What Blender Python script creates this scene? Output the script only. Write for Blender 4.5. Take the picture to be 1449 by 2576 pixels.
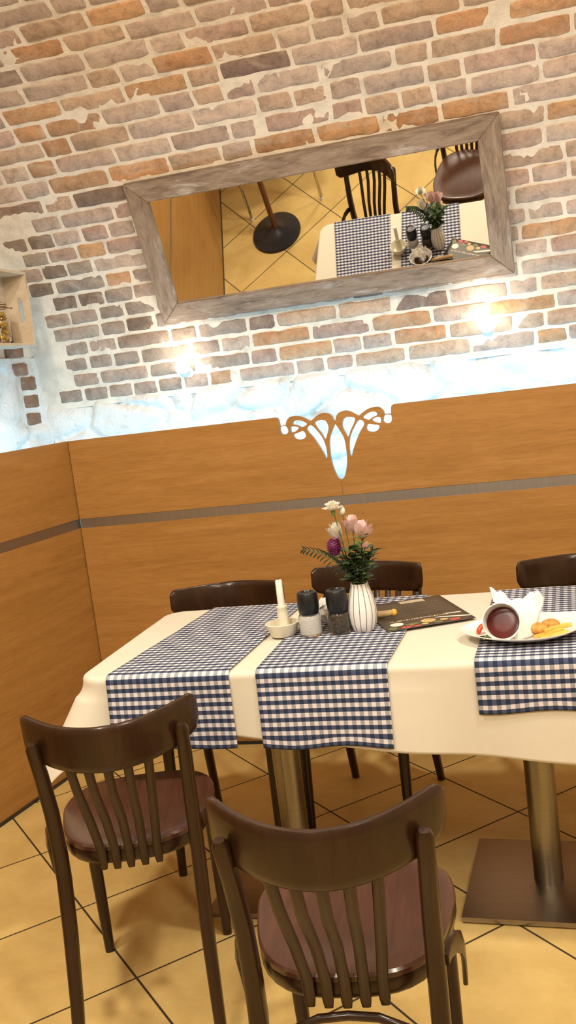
import bpy, bmesh, math, random
from mathutils import Vector, Matrix, noise as mnoise

for o in list(bpy.data.objects):
    bpy.data.objects.remove(o, do_unlink=True)
S = bpy.context.scene
COL = S.collection
PI = math.pi
R = math.radians

# ------------------------------------------------------------------ camera
FPX = 2433.7
cam_d = bpy.data.cameras.new('camera')
cam_d.sensor_fit = 'VERTICAL'
cam_d.sensor_height = 36.0
cam_d.lens = 36.0 * FPX / 2576.0
cam_d.clip_start = 0.05
cam = bpy.data.objects.new('camera', cam_d)
COL.objects.link(cam)
_p, _r, _y = -0.13464, -0.12363, -0.26541
_f = Vector((math.sin(_y) * math.cos(_p), math.cos(_y) * math.cos(_p), math.sin(_p)))
_r0 = Vector((math.cos(_y), -math.sin(_y), 0))
_u0 = _r0.cross(_f)
_rt = math.cos(_r) * _r0 + math.sin(_r) * _u0
_up = -math.sin(_r) * _r0 + math.cos(_r) * _u0
M = Matrix((_rt, _up, -_f)).transposed().to_4x4()
M.translation = Vector((2.0711, -3.0278, 1.4621))
cam.matrix_world = M
S.camera = cam

# ------------------------------------------------------------------ world, lights, exposure
W = bpy.data.worlds.new('world')
S.world = W
W.use_nodes = True
W.node_tree.nodes['Background'].inputs[0].default_value = (1.0, 0.85, 0.65, 1)
W.node_tree.nodes['Background'].inputs[1].default_value = 0.0
vs = S.view_settings
vs.view_transform = 'Standard'
vs.look = 'None'
vs.gamma = 1.0
vs.use_curve_mapping = False
vs.exposure = 0.0


def area(name, loc, target, size, power, color, size_y=None, spread=PI):
    d = bpy.data.lights.new(name, 'AREA')
    d.energy = power
    d.color = color
    d.shape = 'RECTANGLE' if size_y else 'DISK'
    d.size = size
    if size_y:
        d.size_y = size_y
    d.spread = spread
    o = bpy.data.objects.new(name, d)
    COL.objects.link(o)
    o.location = loc
    o.rotation_euler = (Vector(target) - Vector(loc)).to_track_quat('-Z', 'Y').to_euler()
    return o


WARM = (1.0, 0.89, 0.73)
area('ceiling_spot', (0.70, -1.55, 2.85), (0.75, -1.35, 0), 0.20, 34, WARM)
area('ceiling_spot', (2.55, -1.25, 2.85), (2.45, -0.9, 0), 0.20, 34, WARM)
area('ceiling_spot', (1.3, -3.4, 2.85), (1.3, -2.4, 0.5), 0.35, 37, WARM)
area('ceiling_spot', (3.3, -3.0, 2.85), (2.4, -1.2, 0.9), 0.35, 31, WARM)
area('added_vault_fill', (1.3, -2.3, 2.75), (1.2, 0.7, 2.45), 0.5, 19, WARM)  # unseen fill light, added only to brighten the upper vault
LEDC = (0.22, 0.64, 1.0)
area('led_strip_light', (2.02, 0.655, 1.12), (2.02, 1.02, 1.36), 3.6, 17, LEDC, 0.03)
area('led_strip_light', (0.04, 0.20, 1.12), (-0.24, 0.25, 1.36), 0.9, 4.5, LEDC, 0.03)


# ------------------------------------------------------------------ helpers


class MB:
    """collects geometry for one mesh object"""

    def __init__(self):
        self.v, self.f, self.m, self.uv, self.col = [], [], [], [], []

    def add(self, vs_, fs, mi=0, uvs=None, col=None):
        b = len(self.v)
        self.v += [tuple(p) for p in vs_]
        for f in fs:
            self.f.append([b + i for i in f])
            self.m.append(mi)
            self.uv.append([uvs[i] for i in f] if uvs else None)
            self.col.append(col)
        return self

    def box(self, c, s, rot=None, bev=0.0, mi=0, seg=2):
        bm = bmesh.new()
        bmesh.ops.create_cube(bm, size=1)
        for v in bm.verts:
            v.co = Vector((v.co.x * s[0], v.co.y * s[1], v.co.z * s[2]))
        if bev:
            bmesh.ops.bevel(bm, geom=list(bm.edges), offset=bev, segments=seg, affect='EDGES', profile=0.7)
        T = Matrix.Translation(Vector(c))
        if rot is not None:
            T = T @ (rot if isinstance(rot, Matrix) else Matrix.Rotation(rot, 4, 'Z'))
        bm.transform(T)
        self._bm(bm, mi)
        return self

    def _bm(self, bm, mi=0):
        bm.verts.ensure_lookup_table()
        bm.verts.index_update()
        self.add([v.co.copy() for v in bm.verts], [[v.index for v in f.verts] for f in bm.faces], mi)
        bm.free()

    def lathe(self, prof, c=(0, 0, 0), seg=32, axis=None, mi=0, ribs=0, rib=0.0, close=True):
        vs_, fs = [], []
        n = len(prof)
        Q = Matrix.Identity(3) if axis is None else Vector((0, 0, 1)).rotation_difference(Vector(axis)).to_matrix()
        for (r, z) in prof:
            for k in range(seg):
                a = 2 * PI * k / seg
                rr = r * (1 + rib * math.cos(ribs * a)) if ribs else r
                vs_.append(Q @ Vector((rr * math.cos(a), rr * math.sin(a), z)) + Vector(c))
        for i in range(n - 1):
            for k in range(seg):
                fs.append([i * seg + k, i * seg + (k + 1) % seg, (i + 1) * seg + (k + 1) % seg, (i + 1) * seg + k])
        if close:
            fs.append(list(range(seg - 1, -1, -1)))
            fs.append([(n - 1) * seg + k for k in range(seg)])
        return self.add(vs_, fs, mi)

    def sweep(self, path, rx, ry=None, seg=10, side=None, power=2.0, caps=True, mi=0):
        """sweep a superellipse (rx across 'side', ry the other way) along path; radii may be lists"""
        P = [Vector(p) for p in path]
        n = len(P)
        rx = [rx] * n if not isinstance(rx, (list, tuple)) else list(rx)
        ry = rx if ry is None else ([ry] * n if not isinstance(ry, (list, tuple)) else list(ry))
        vs_, fs = [], []
        prev = None
        for i in range(n):
            t = (P[min(i + 1, n - 1)] - P[max(i - 1, 0)]).normalized()
            if side is not None:
                s = Vector(side[i] if isinstance(side, list) else side)
            elif prev is None:
                s = Vector((1, 0, 0)) if abs(t.x) < 0.9 else Vector((0, 1, 0))
            else:
                s = prev
            s = (s - t * s.dot(t)).normalized()
            prev = s
            w = t.cross(s)
            for k in range(seg):
                a = 2 * PI * (k + 0.5) / seg
                ca, sa = math.cos(a), math.sin(a)
                ca = math.copysign(abs(ca) ** (2 / power), ca)
                sa = math.copysign(abs(sa) ** (2 / power), sa)
                vs_.append(P[i] + s * (rx[i] * ca) + w * (ry[i] * sa))
        for i in range(n - 1):
            for k in range(seg):
                fs.append([i * seg + k, i * seg + (k + 1) % seg, (i + 1) * seg + (k + 1) % seg, (i + 1) * seg + k])
        if caps:
            fs.append(list(range(seg - 1, -1, -1)))
            fs.append([(n - 1) * seg + k for k in range(seg)])
        return self.add(vs_, fs, mi)

    def grid(self, fn, nu, nv, mi=0, uvfn=None):
        vs_ = [fn(i / nu, j / nv) for j in range(nv + 1) for i in range(nu + 1)]
        uvs = [uvfn(i / nu, j / nv) for j in range(nv + 1) for i in range(nu + 1)] if uvfn else None
        fs = [[j * (nu + 1) + i, j * (nu + 1) + i + 1, (j + 1) * (nu + 1) + i + 1, (j + 1) * (nu + 1) + i]
              for j in range(nv) for i in range(nu)]
        return self.add(vs_, fs, mi, uvs)

    def sphere(self, c, r, seg=14, rings=9, sc=(1, 1, 1), mi=0, rot=None):
        prof = []
        vs_, fs = [], []
        Q = rot if rot is not None else Matrix.Identity(3)
        for j in range(rings + 1):
            th = PI * j / rings
            for k in range(seg):
                a = 2 * PI * k / seg
                vs_.append(Q @ Vector((r * sc[0] * math.sin(th) * math.cos(a), r * sc[1] * math.sin(th) * math.sin(a),
                                       -r * sc[2] * math.cos(th))) + Vector(c))
        for j in range(rings):
            for k in range(seg):
                fs.append([j * seg + k, j * seg + (k + 1) % seg, (j + 1) * seg + (k + 1) % seg, (j + 1) * seg + k])
        return self.add(vs_, fs, mi)

    def build(self, name, mats, parent=None, smooth=True, angle=40):
        me = bpy.data.meshes.new(name)
        me.from_pydata(self.v, [], self.f)
        mats = mats if isinstance(mats, (list, tuple)) else [mats]
        for m in mats:
            me.materials.append(m)
        if len(mats) > 1:
            me.polygons.foreach_set('material_index', self.m)
        if any(u is not None for u in self.uv):
            l = me.uv_layers.new(name='UVMap')
            i = 0
            for f, u in zip(self.f, self.uv):
                for k in range(len(f)):
                    if u:
                        l.data[i].uv = u[k]
                    i += 1
        if any(c is not None for c in self.col):
            ca = me.color_attributes.new('Col', 'FLOAT_COLOR', 'CORNER')
            buf = []
            for f, c in zip(self.f, self.col):
                buf += list(c or (0.5, 0.5, 0.5, 1)) * len(f)
            ca.data.foreach_set('color', buf)
        bm = bmesh.new()
        bm.from_mesh(me)
        bmesh.ops.remove_doubles(bm, verts=bm.verts, dist=1e-6)
        bmesh.ops.recalc_face_normals(bm, faces=bm.faces)
        if smooth:
            for f in bm.faces:
                f.smooth = True
            for e in bm.edges:
                if len(e.link_faces) == 2 and e.calc_face_angle(0) > R(angle):
                    e.smooth = False
        bm.to_mesh(me)
        bm.free()
        o = bpy.data.objects.new(name, me)
        COL.objects.link(o)
        if parent:
            o.parent = parent
        return o


def solid(o, t, off=0.0):
    m = o.modifiers.new('thickness', 'SOLIDIFY')
    m.thickness = t
    m.offset = off
    return o


def tag(o, label, cat, group=None, kind=None):
    if label:
        o['label'] = label
    if cat:
        o['category'] = cat
    if group:
        o['group'] = group
    if kind:
        o['kind'] = kind
    return o


def thing(name, label, cat, loc=(0, 0, 0), rz=0.0, group=None):
    o = bpy.data.objects.new(name, None)
    COL.objects.link(o)
    o.location = loc
    o.rotation_euler = (0, 0, rz)
    return tag(o, label, cat, group)


def struct(o):
    o['kind'] = 'structure'
    return o


def copy_tree(root, loc, rz, label, group):
    c = root.copy()
    COL.objects.link(c)
    c.location = loc
    c.rotation_euler = (0, 0, rz)
    c['label'] = label
    if group:
        c['group'] = group
    for ch in list(root.children):
        d = ch.copy()
        COL.objects.link(d)
        d.parent = c
        for g in list(ch.children):
            e = g.copy()
            COL.objects.link(e)
            e.parent = d
    return c


# ------------------------------------------------------------------ materials


class NT:
    def __init__(self, name):
        self.mat = bpy.data.materials.new(name)
        self.mat.use_nodes = True
        self.t = self.mat.node_tree
        self.b = self.t.nodes['Principled BSDF']

    def n(self, typ, **kw):
        x = self.t.nodes.new(typ)
        for k, v in kw.items():
            if k.startswith('i_'):
                key = k[2:]
                key = int(key) if key.isdigit() else key.replace('_', ' ')
                self.set(x.inputs[key], v)
            else:
                setattr(x, k, v)
        return x

    def set(self, sock, v):
        if hasattr(v, 'is_linked') or hasattr(v, 'links'):
            self.t.links.new(v, sock)
        else:
            if isinstance(v, tuple) and len(v) == 3 and sock.type == 'RGBA':
                v = (*v, 1)
            sock.default_value = v

    def math(self, op, a, b=None, c=None):
        x = self.t.nodes.new('ShaderNodeMath')
        x.operation = op
        self.set(x.inputs[0], a)
        if b is not None:
            self.set(x.inputs[1], b)
        if c is not None:
            self.set(x.inputs[2], c)
        return x.outputs[0]

    def coord(self, which='Object', scale=(1, 1, 1), rot=(0, 0, 0), loc=(0, 0, 0)):
        tc = self.t.nodes.new('ShaderNodeTexCoord')
        mp = self.t.nodes.new('ShaderNodeMapping')
        self.t.links.new(tc.outputs[which], mp.inputs[0])
        mp.inputs['Scale'].default_value = scale
        mp.inputs['Rotation'].default_value = rot
        mp.inputs['Location'].default_value = loc
        return mp.outputs[0]

    def noise(self, vec, scale, detail=4, rough=0.55, dist=0.0):
        x = self.t.nodes.new('ShaderNodeTexNoise')
        self.t.links.new(vec, x.inputs['Vector'])
        x.inputs['Scale'].default_value = scale
        x.inputs['Detail'].default_value = detail
        x.inputs['Roughness'].default_value = rough
        x.inputs['Distortion'].default_value = dist
        return x.outputs['Fac']

    def ramp(self, fac, stops):
        x = self.t.nodes.new('ShaderNodeValToRGB')
        self.t.links.new(fac, x.inputs[0])
        el = x.color_ramp.elements
        while len(el) < len(stops):
            el.new(0.5)
        for e, (p, c) in zip(el, stops):
            e.position = p
            e.color = (*c, 1) if len(c) == 3 else c
        return x.outputs[0]

    def mix(self, fac, a, b, blend='MIX'):
        x = self.t.nodes.new('ShaderNodeMix')
        x.data_type = 'RGBA'
        x.blend_type = blend
        self.set(x.inputs['Factor'], fac)
        self.set(x.inputs['A'], a)
        self.set(x.inputs['B'], b)
        return x.outputs['Result']

    def bump(self, h, strength=0.3, dist=0.01):
        x = self.t.nodes.new('ShaderNodeBump')
        self.t.links.new(h, x.inputs['Height'])
        x.inputs['Strength'].default_value = strength
        x.inputs['Distance'].default_value = dist
        self.t.links.new(x.outputs[0], self.b.inputs['Normal'])

    def base(self, c):
        self.set(self.b.inputs['Base Color'], c)

    def rough(self, v):
        self.set(self.b.inputs['Roughness'], v)

    def p(self, **kw):
        for k, v in kw.items():
            self.set(self.b.inputs[k.replace('_', ' ')], v)
        return self


def plain(name, c, rough=0.5, var=0.12, scale=30, metal=0.0, coat=0.0, bump=0.0):
    m = NT(name)
    v = m.coord('Object')
    nz = m.noise(v, scale, 3)
    lo = tuple(x * (1 - var) for x in c)
    hi = tuple(min(1, x * (1 + var)) for x in c)
    m.base(m.ramp(nz, [(0.3, lo), (0.7, hi)]))
    m.rough(rough)
    m.p(Metallic=metal, Coat_Weight=coat)
    if bump:
        m.bump(nz, bump, 0.002)
    return m.mat


def mat_wood(name, dark, mid, light, axis='X', rough=0.38, coat=0.0, gscale=1.0, bump=0.03):
    m = NT(name)
    sc = {'X': (0.7, 9, 9), 'Z': (9, 9, 0.7), 'Y': (9, 0.7, 9)}[axis]
    v = m.coord('Object', tuple(s * gscale for s in sc))
    n1 = m.noise(v, 2.2, 5, 0.6, 1.2)
    v2 = m.coord('Object', tuple(s * gscale * 6 for s in sc))
    n2 = m.noise(v2, 4, 3, 0.6)
    c1 = m.ramp(n1, [(0.25, dark), (0.5, mid), (0.78, light)])
    c2 = m.ramp(n2, [(0.35, (0.86, 0.84, 0.80)), (0.6, (1, 1, 1))])
    m.base(m.mix(1.0, c1, c2, 'MULTIPLY'))
    m.rough(rough)
    m.p(Coat_Weight=coat, Coat_Roughness=0.12, Specular_IOR_Level=0.35)
    m.bump(n2, bump, 0.002)
    return m.mat


def mat_floor():
    m = NT('floor_tile')
    T = 0.44
    v = m.coord('Object', (1 / T, 1 / T, 1), (0, 0, 0))
    mp = v.node
    a = -0.77736
    mp.vector_type = 'POINT'
    mp.inputs['Rotation'].default_value = (0, 0, a)
    # point mapping is scale, rotate, then translate: grid origin at (0.0252, 0.0009)
    ox, oy = 0.0252 / T, 0.0009 / T
    mp.inputs['Location'].default_value = (-(ox * math.cos(a) - oy * math.sin(a)), -(ox * math.sin(a) + oy * math.cos(a)), 0)
    sx = m.n('ShaderNodeSeparateXYZ', i_0=v)
    fx = m.math('PINGPONG', sx.outputs[0], 0.5)
    fy = m.math('PINGPONG', sx.outputs[1], 0.5)
    d = m.math('MINIMUM', fx, fy)
    g = m.math('SMOOTH_MIN', d, 1.0, 0.0)
    gr = m.n('ShaderNodeMapRange', i_0=d, i_1=0.005, i_2=0.009)
    # per tile tone
    cx = m.math('FLOOR', sx.outputs[0])
    cy = m.math('FLOOR', sx.outputs[1])
    cv = m.n('ShaderNodeCombineXYZ', i_0=cx, i_1=cy)
    wn = m.n('ShaderNodeTexWhiteNoise', i_0=cv.outputs[0])
    ov = m.coord('Object')
    n1 = m.noise(ov, 5, 5, 0.6, 0.6)
    n2 = m.noise(ov, 45, 3, 0.5)
    c = m.ramp(n1, [(0.3, (0.60, 0.41, 0.14)), (0.55, (0.70, 0.50, 0.185)), (0.75, (0.76, 0.56, 0.225))])
    c = m.mix(0.10, c, m.ramp(n2, [(0.3, (0.45, 0.28, 0.09)), (0.7, (0.8, 0.6, 0.3))]))
    tone = m.ramp(wn.outputs[0], [(0, (0.92, 0.92, 0.90)), (1, (1, 1, 1))])
    c = m.mix(1.0, c, tone, 'MULTIPLY')
    m.base(m.mix(gr.outputs[0], (0.035, 0.022, 0.012), c))
    rr = m.n('ShaderNodeMapRange', i_0=gr.outputs[0], i_3=0.8, i_4=0.33)
    m.rough(rr.outputs[0])
    m.bump(gr.outputs[0], 0.35, 0.002)
    return m.mat


def mat_brick():
    m = NT('brick')
    at = m.n('ShaderNodeAttribute', attribute_name='Col')
    v = m.coord('Object')
    n1 = m.noise(v, 26, 5, 0.65, 0.5)
    n2 = m.noise(v, 120, 4, 0.6)
    n3 = m.noise(v, 9, 5, 0.7, 1.0)
    mul = m.ramp(n1, [(0.25, (0.62, 0.60, 0.58)), (0.5, (1, 1, 1)), (0.75, (1.25, 1.2, 1.12))])
    c = m.mix(1.0, at.outputs['Color'], mul, 'MULTIPLY')
    c = m.mix(0.5, c, m.mix(1.0, c, m.ramp(n2, [(0.3, (0.7, 0.7, 0.7)), (0.7, (1.2, 1.2, 1.2))]), 'MULTIPLY'))
    smear = m.ramp(n3, [(0.50, (0, 0, 0)), (0.80, (0.65, 0.65, 0.65))])
    c = m.mix(smear, c, (0.62, 0.51, 0.39))
    m.base(c)
    m.rough(0.9)
    m.bump(n2, 0.35, 0.005)
    return m.mat


def mat_mortar(name='mortar', base=(0.78, 0.69, 0.56)):
    m = NT(name)
    v = m.coord('Object')
    n1 = m.noise(v, 14, 5, 0.6)
    n2 = m.noise(v, 90, 4, 0.6)
    d = tuple(x * 0.80 for x in base)
    h = tuple(min(1, x * 1.1) for x in base)
    m.base(m.ramp(n1, [(0.3, d), (0.5, base), (0.7, h)]))
    m.rough(0.95)
    m.bump(n2, 0.5, 0.006)
    return m.mat


def mat_stone():
    m = NT('whitewashed_stone')
    v = m.coord('Object')
    n1 = m.noise(v, 5, 6, 0.65, 0.8)
    n2 = m.noise(v, 22, 5, 0.65)
    n3 = m.noise(v, 80, 4, 0.6)
    c = m.ramp(n1, [(0.30, (0.52, 0.46, 0.40)), (0.45, (0.74, 0.70, 0.64)), (0.65, (0.82, 0.79, 0.74))])
    spot = m.ramp(n2, [(0.62, (0, 0, 0)), (0.72, (0.55, 0.55, 0.55))])
    c = m.mix(spot, c, (0.50, 0.38, 0.26))
    m.base(c)
    m.rough(0.95)
    m.bump(m.math('ADD', n2, n3), 0.5, 0.012)
    return m.mat


def mat_cloth(name, c):
    m = NT(name)
    v = m.coord('Object')
    n1 = m.noise(v, 300, 2)
    n2 = m.noise(v, 6, 3)
    m.base(m.ramp(n2, [(0.3, tuple(x * 0.95 for x in c)), (0.7, c)]))
    m.rough(0.85)
    m.p(Sheen_Weight=0.15)
    m.bump(n1, 0.08, 0.001)
    return m.mat


def mat_gingham():
    m = NT('gingham_cloth')
    uv = m.coord('UV')
    s = m.n('ShaderNodeSeparateXYZ', i_0=uv)
    P = 0.0212
    a = m.math('LESS_THAN', m.math('FRACT', m.math('DIVIDE', s.outputs[0], P)), 0.5)
    b = m.math('LESS_THAN', m.math('FRACT', m.math('DIVIDE', s.outputs[1], P * 1.05)), 0.5)
    white = (0.68, 0.64, 0.66)
    c = m.mix(a, white, (0.30, 0.31, 0.36))
    c2 = m.mix(a, (0.055, 0.07, 0.14), (0.012, 0.022, 0.055))
    c = m.mix(b, c, c2)
    m.base(c)
    m.rough(0.9)
    n1 = m.noise(m.coord('Object'), 320, 2)
    m.bump(n1, 0.1, 0.001)
    return m.mat


def mat_metal(name, c, rough=0.3, aniso_axis='Z'):
    m = NT(name)
    sc = {'Z': (1, 1, 60), 'X': (60, 1, 1), 'XY': (1, 60, 1)}[aniso_axis]
    n1 = m.noise(m.coord('Object', sc), 6, 3)
    m.base(m.ramp(n1, [(0.3, tuple(x * 0.85 for x in c)), (0.7, c)]))
    m.p(Metallic=1.0)
    m.rough(rough)
    return m.mat


def mat_weathered():
    m = NT('weathered_wood')
    v = m.coord('Generated', (1.0, 1.0, 1.0))
    ov = m.coord('Object', (3.0, 14, 14))
    n1 = m.noise(ov, 2.2, 6, 0.65, 1.0)
    n2 = m.noise(m.coord('Object', (2.2, 9, 9)), 1.6, 5, 0.6, 0.5)
    n3 = m.noise(m.coord('Object', (9, 70, 70)), 3, 3)
    c = m.ramp(n1, [(0.25, (0.13, 0.085, 0.055)), (0.5, (0.30, 0.215, 0.15)), (0.72, (0.40, 0.31, 0.23))])
    paint = m.ramp(n2, [(0.58, (0, 0, 0)), (0.66, (0.75, 0.75, 0.75))])
    c = m.mix(paint, c, (0.52, 0.46, 0.40))
    c = m.mix(1.0, c, m.ramp(n3, [(0.3, (0.75, 0.75, 0.75)), (0.65, (1, 1, 1))]), 'MULTIPLY')
    m.base(c)
    m.rough(0.75)
    m.bump(n3, 0.3, 0.003)
    return m.mat


def mat_glass(name, c=(0.95, 0.96, 0.95), rough=0.02):
    m = NT(name)
    m.base(c)
    m.rough(rough)
    m.p(Transmission_Weight=1.0, IOR=1.4)
    return m.mat


def mat_emit(name, c, strength):
    m = NT(name)
    m.base((0.9, 0.9, 0.85))
    m.p(Emission_Color=(*c, 1), Emission_Strength=strength)
    return m.mat


MT = {}
MT['floor'] = mat_floor()
MT['brick'] = mat_brick()
MT['mortar'] = mat_mortar()
MT['stone'] = mat_stone()
MT['plaster'] = mat_mortar('cream_plaster', (0.72, 0.62, 0.48))
MT['panel'] = mat_wood('honey_wood', (0.33, 0.160, 0.040), (0.395, 0.198, 0.055), (0.45, 0.238, 0.073), 'X', 0.36, 0.12)
MT['panel_edge'] = plain('panel_core', (0.42, 0.22, 0.09), 0.7)
MT['chair'] = mat_wood('dark_stained_beech', (0.020, 0.0085, 0.0035), (0.031, 0.013, 0.0055), (0.046, 0.019, 0.008), 'Z', 0.30, 0.18)
MT['seat'] = mat_wood('brown_seat_ply', (0.050, 0.019, 0.011), (0.072, 0.028, 0.017), (0.10, 0.042, 0.026), 'Y', 0.30, 0.3)
MT['cloth'] = mat_cloth('cream_tablecloth', (0.67, 0.62, 0.51))
MT['gingham'] = mat_gingham()
MT['steel'] = mat_metal('brushed_steel', (0.30, 0.27, 0.225), 0.28)
MT['plate_steel'] = mat_metal('brushed_steel_plate', (0.36, 0.31, 0.25), 0.36, 'XY')
MT['inlay'] = mat_metal('metal_inlay', (0.40, 0.37, 0.34), 0.42, 'X')
MT['weathered'] = mat_weathered()
mm = NT('mirror_glass')
mm.base((0.86, 0.86, 0.82))
mm.p(Metallic=1.0, Roughness=0.012)
MT['mirror'] = mm.mat
MT['ceramic'] = plain('white_ceramic', (0.80, 0.785, 0.76), 0.22, 0.03)
MT['cream_ceramic'] = plain('cream_ceramic', (0.74, 0.69, 0.55), 0.28, 0.03)
MT['wax'] = plain('candle_wax', (0.82, 0.80, 0.72), 0.45, 0.03)
MT['black'] = plain('black_plastic', (0.006, 0.008, 0.010), 0.34, 0.1)
MT['glass'] = mat_glass('clear_glass')
MT['salt'] = plain('salt_grains', (0.90, 0.88, 0.85), 0.8, 0.12, 300, bump=0.6)
MT['pepper'] = plain('peppercorns', (0.06, 0.045, 0.032), 0.7, 0.9, 260, bump=0.8)
MT['napkin'] = plain('paper_napkin', (0.82, 0.80, 0.75), 0.8, 0.03)
MT['sauce'] = plain('red_sauce', (0.085, 0.010, 0.008), 0.20, 0.2)
MT['sauce'].node_tree.nodes['Principled BSDF'].inputs['Specular IOR Level'].default_value = 0.25
MT['gravy'] = plain('brown_gravy', (0.10, 0.045, 0.02), 0.2, 0.25)
MT['fries'] = plain('fried_potato', (0.78, 0.45, 0.08), 0.5, 0.2, 60)
MT['nugget'] = plain('fried_breading', (0.55, 0.25, 0.05), 0.65, 0.35, 90, bump=0.6)
MT['tomato'] = plain('tomato_flesh', (0.55, 0.08, 0.03), 0.3, 0.2)
MT['leaf'] = plain('dark_leaf', (0.045, 0.085, 0.028), 0.45, 0.4, 60)
MT['leaf_blue'] = plain('blue_green_leaf', (0.055, 0.085, 0.06), 0.55, 0.3, 60)
MT['leaf_light'] = plain('light_leaf', (0.16, 0.26, 0.05), 0.45, 0.3, 60)
MT['stem'] = plain('green_stem', (0.10, 0.14, 0.05), 0.5, 0.2)
MT['petal_white'] = plain('white_petal', (0.85, 0.82, 0.70), 0.6, 0.06)
MT['petal_pink'] = plain('pink_petal', (0.74, 0.52, 0.50), 0.6, 0.18, 50)
MT['petal_purple'] = plain('purple_petal', (0.13, 0.010, 0.075), 0.55, 0.3, 80)
MT['crate'] = mat_wood('pale_crate_pine', (0.60, 0.47, 0.33), (0.68, 0.56, 0.41), (0.74, 0.63, 0.48), 'Y', 0.7)
MT['pickle'] = plain('yellow_pickle', (0.60, 0.36, 0.035), 0.4, 0.35, 40)
MT['wire'] = mat_metal('steel_wire', (0.35, 0.28, 0.20), 0.3)
MT['menu'] = plain('dark_menu_print', (0.060, 0.045, 0.030), 0.42, 0.15, 20)
MT['gold'] = plain('gold_print', (0.60, 0.50, 0.32), 0.5, 0.1)
MT['faint'] = plain('faint_print', (0.24, 0.20, 0.15), 0.5, 0.2)
MT['beige'] = plain('beige_print', (0.50, 0.42, 0.30), 0.5, 0.08)
MT['print_white'] = plain('white_print', (0.75, 0.70, 0.62), 0.5, 0.05)
MT['print_red'] = plain('red_print', (0.55, 0.08, 0.06), 0.5, 0.3, 80)
MT['print_tan'] = plain('tan_print', (0.55, 0.38, 0.16), 0.5, 0.2, 80)
MT['print_green'] = plain('green_print', (0.14, 0.16, 0.05), 0.5, 0.3, 80)
MT['bulb'] = mat_emit('lit_bulb', (1.0, 0.92, 0.80), 30)
MT['white_metal'] = plain('white_enamel', (0.75, 0.75, 0.74), 0.4, 0.03)
MT['chrome'] = mat_metal('chrome', (0.55, 0.52, 0.48), 0.18)
MT['black_iron'] = plain('black_iron', (0.018, 0.018, 0.022), 0.3, 0.2)
MT['brown_top'] = mat_wood('brown_table_top', (0.10, 0.04, 0.02), (0.15, 0.065, 0.03), (0.2, 0.09, 0.04), 'X', 0.4)

# ------------------------------------------------------------------ room shell: profile of the vault
Y0, ZS, RV = 1.02, 1.35, 1.66
TH1 = R(60)
RV2 = 4.16
S1 = ZS + RV * TH1
SBR = S1 + 0.75                # the bricks reach this far up the vault


def prof(s):
    """arc length up the back wall -> (y, z, ny, nz) with the normal into the room"""
    if s <= ZS:
        return Y0, s, -1.0, 0.0
    if s <= S1:
        t = (s - ZS) / RV
        return Y0 - RV * (1 - math.cos(t)), ZS + RV * math.sin(t), -math.cos(t), -math.sin(t)
    t = TH1 + (s - S1) / RV2
    ya, za = Y0 - RV * (1 - math.cos(TH1)), ZS + RV * math.sin(TH1)
    return (ya - RV2 * (math.cos(TH1) - math.cos(t)), za + RV2 * (math.sin(t) - math.sin(TH1)), -math.cos(t), -math.sin(t))


LS = 0.159                       # the left wall runs outwards as it comes forward
YM = Y0 - RV * 0.5 - RV2 * 0.5   # crown of the vault
YF = 2 * YM - Y0                 # front wall


def lwx(y):
    return -0.11 - LS * (Y0 - y)


XR = 4.6
rnd = random.Random(4)


def brick_shape(mb, c, w, h, mapf, col, rr, mi=1, seg=26, lift=(0.003, 0.007)):
    """one hand-made brick: irregular rounded outline, bevelled and raised from the mortar"""
    outs, mids, ins = [], [], []
    lf = rr.uniform(*lift)
    tx, ty = rr.uniform(-0.004, 0.004), rr.uniform(-0.004, 0.004)
    seed = rr.uniform(0, 100)
    pw = rr.uniform(9, 16)
    skew = rr.uniform(-0.06, 0.06)
    for k in range(seg):
        a = 2 * PI * (k + 0.5) / seg
        a = math.atan2(math.sin(a) * 0.8, math.cos(a))
        ca, sa = math.cos(a), math.sin(a)
        q = (abs(ca) ** pw + abs(sa) ** pw) ** (-1 / pw)
        px, py = ca * q * w / 2, sa * q * h / 2
        nz = mnoise.noise(Vector((px * 22 + seed, py * 22, seed)))
        nz2 = mnoise.noise(Vector((px * 70 + seed, py * 70, seed + 9)))
        f = 1 + 0.0
        d = Vector((ca, sa))
        j = nz * 0.0042 + nz2 * 0.0022
        px += ca * j + skew * py
        py += sa * j
        outs.append((px, py))
    vs_ = []
    for (px, py) in outs:
        vs_.append(mapf(c[0] + px, c[1] + py, -0.003))
    for (px, py) in outs:
        L = math.hypot(px, py)
        vs_.append(mapf(c[0] + px * (1 - 0.0022 / L), c[1] + py * (1 - 0.0022 / L), lf * 0.55))
    for (px, py) in outs:
        L = math.hypot(px, py)
        k = max(0, 1 - 0.0065 / L)
        qx, qy = px * k, py * k
        vs_.append(mapf(c[0] + qx, c[1] + qy, lf + tx * qx / w + ty * qy / h))
    n = seg
    fs = []
    for r in (0, 1):
        for k in range(n):
            fs.append([r * n + k, r * n + (k + 1) % n, (r + 1) * n + (k + 1) % n, (r + 1) * n + k])
    fs.append([2 * n + k for k in range(n)])
    mb.add(vs_, fs, mi, None, col)


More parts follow.
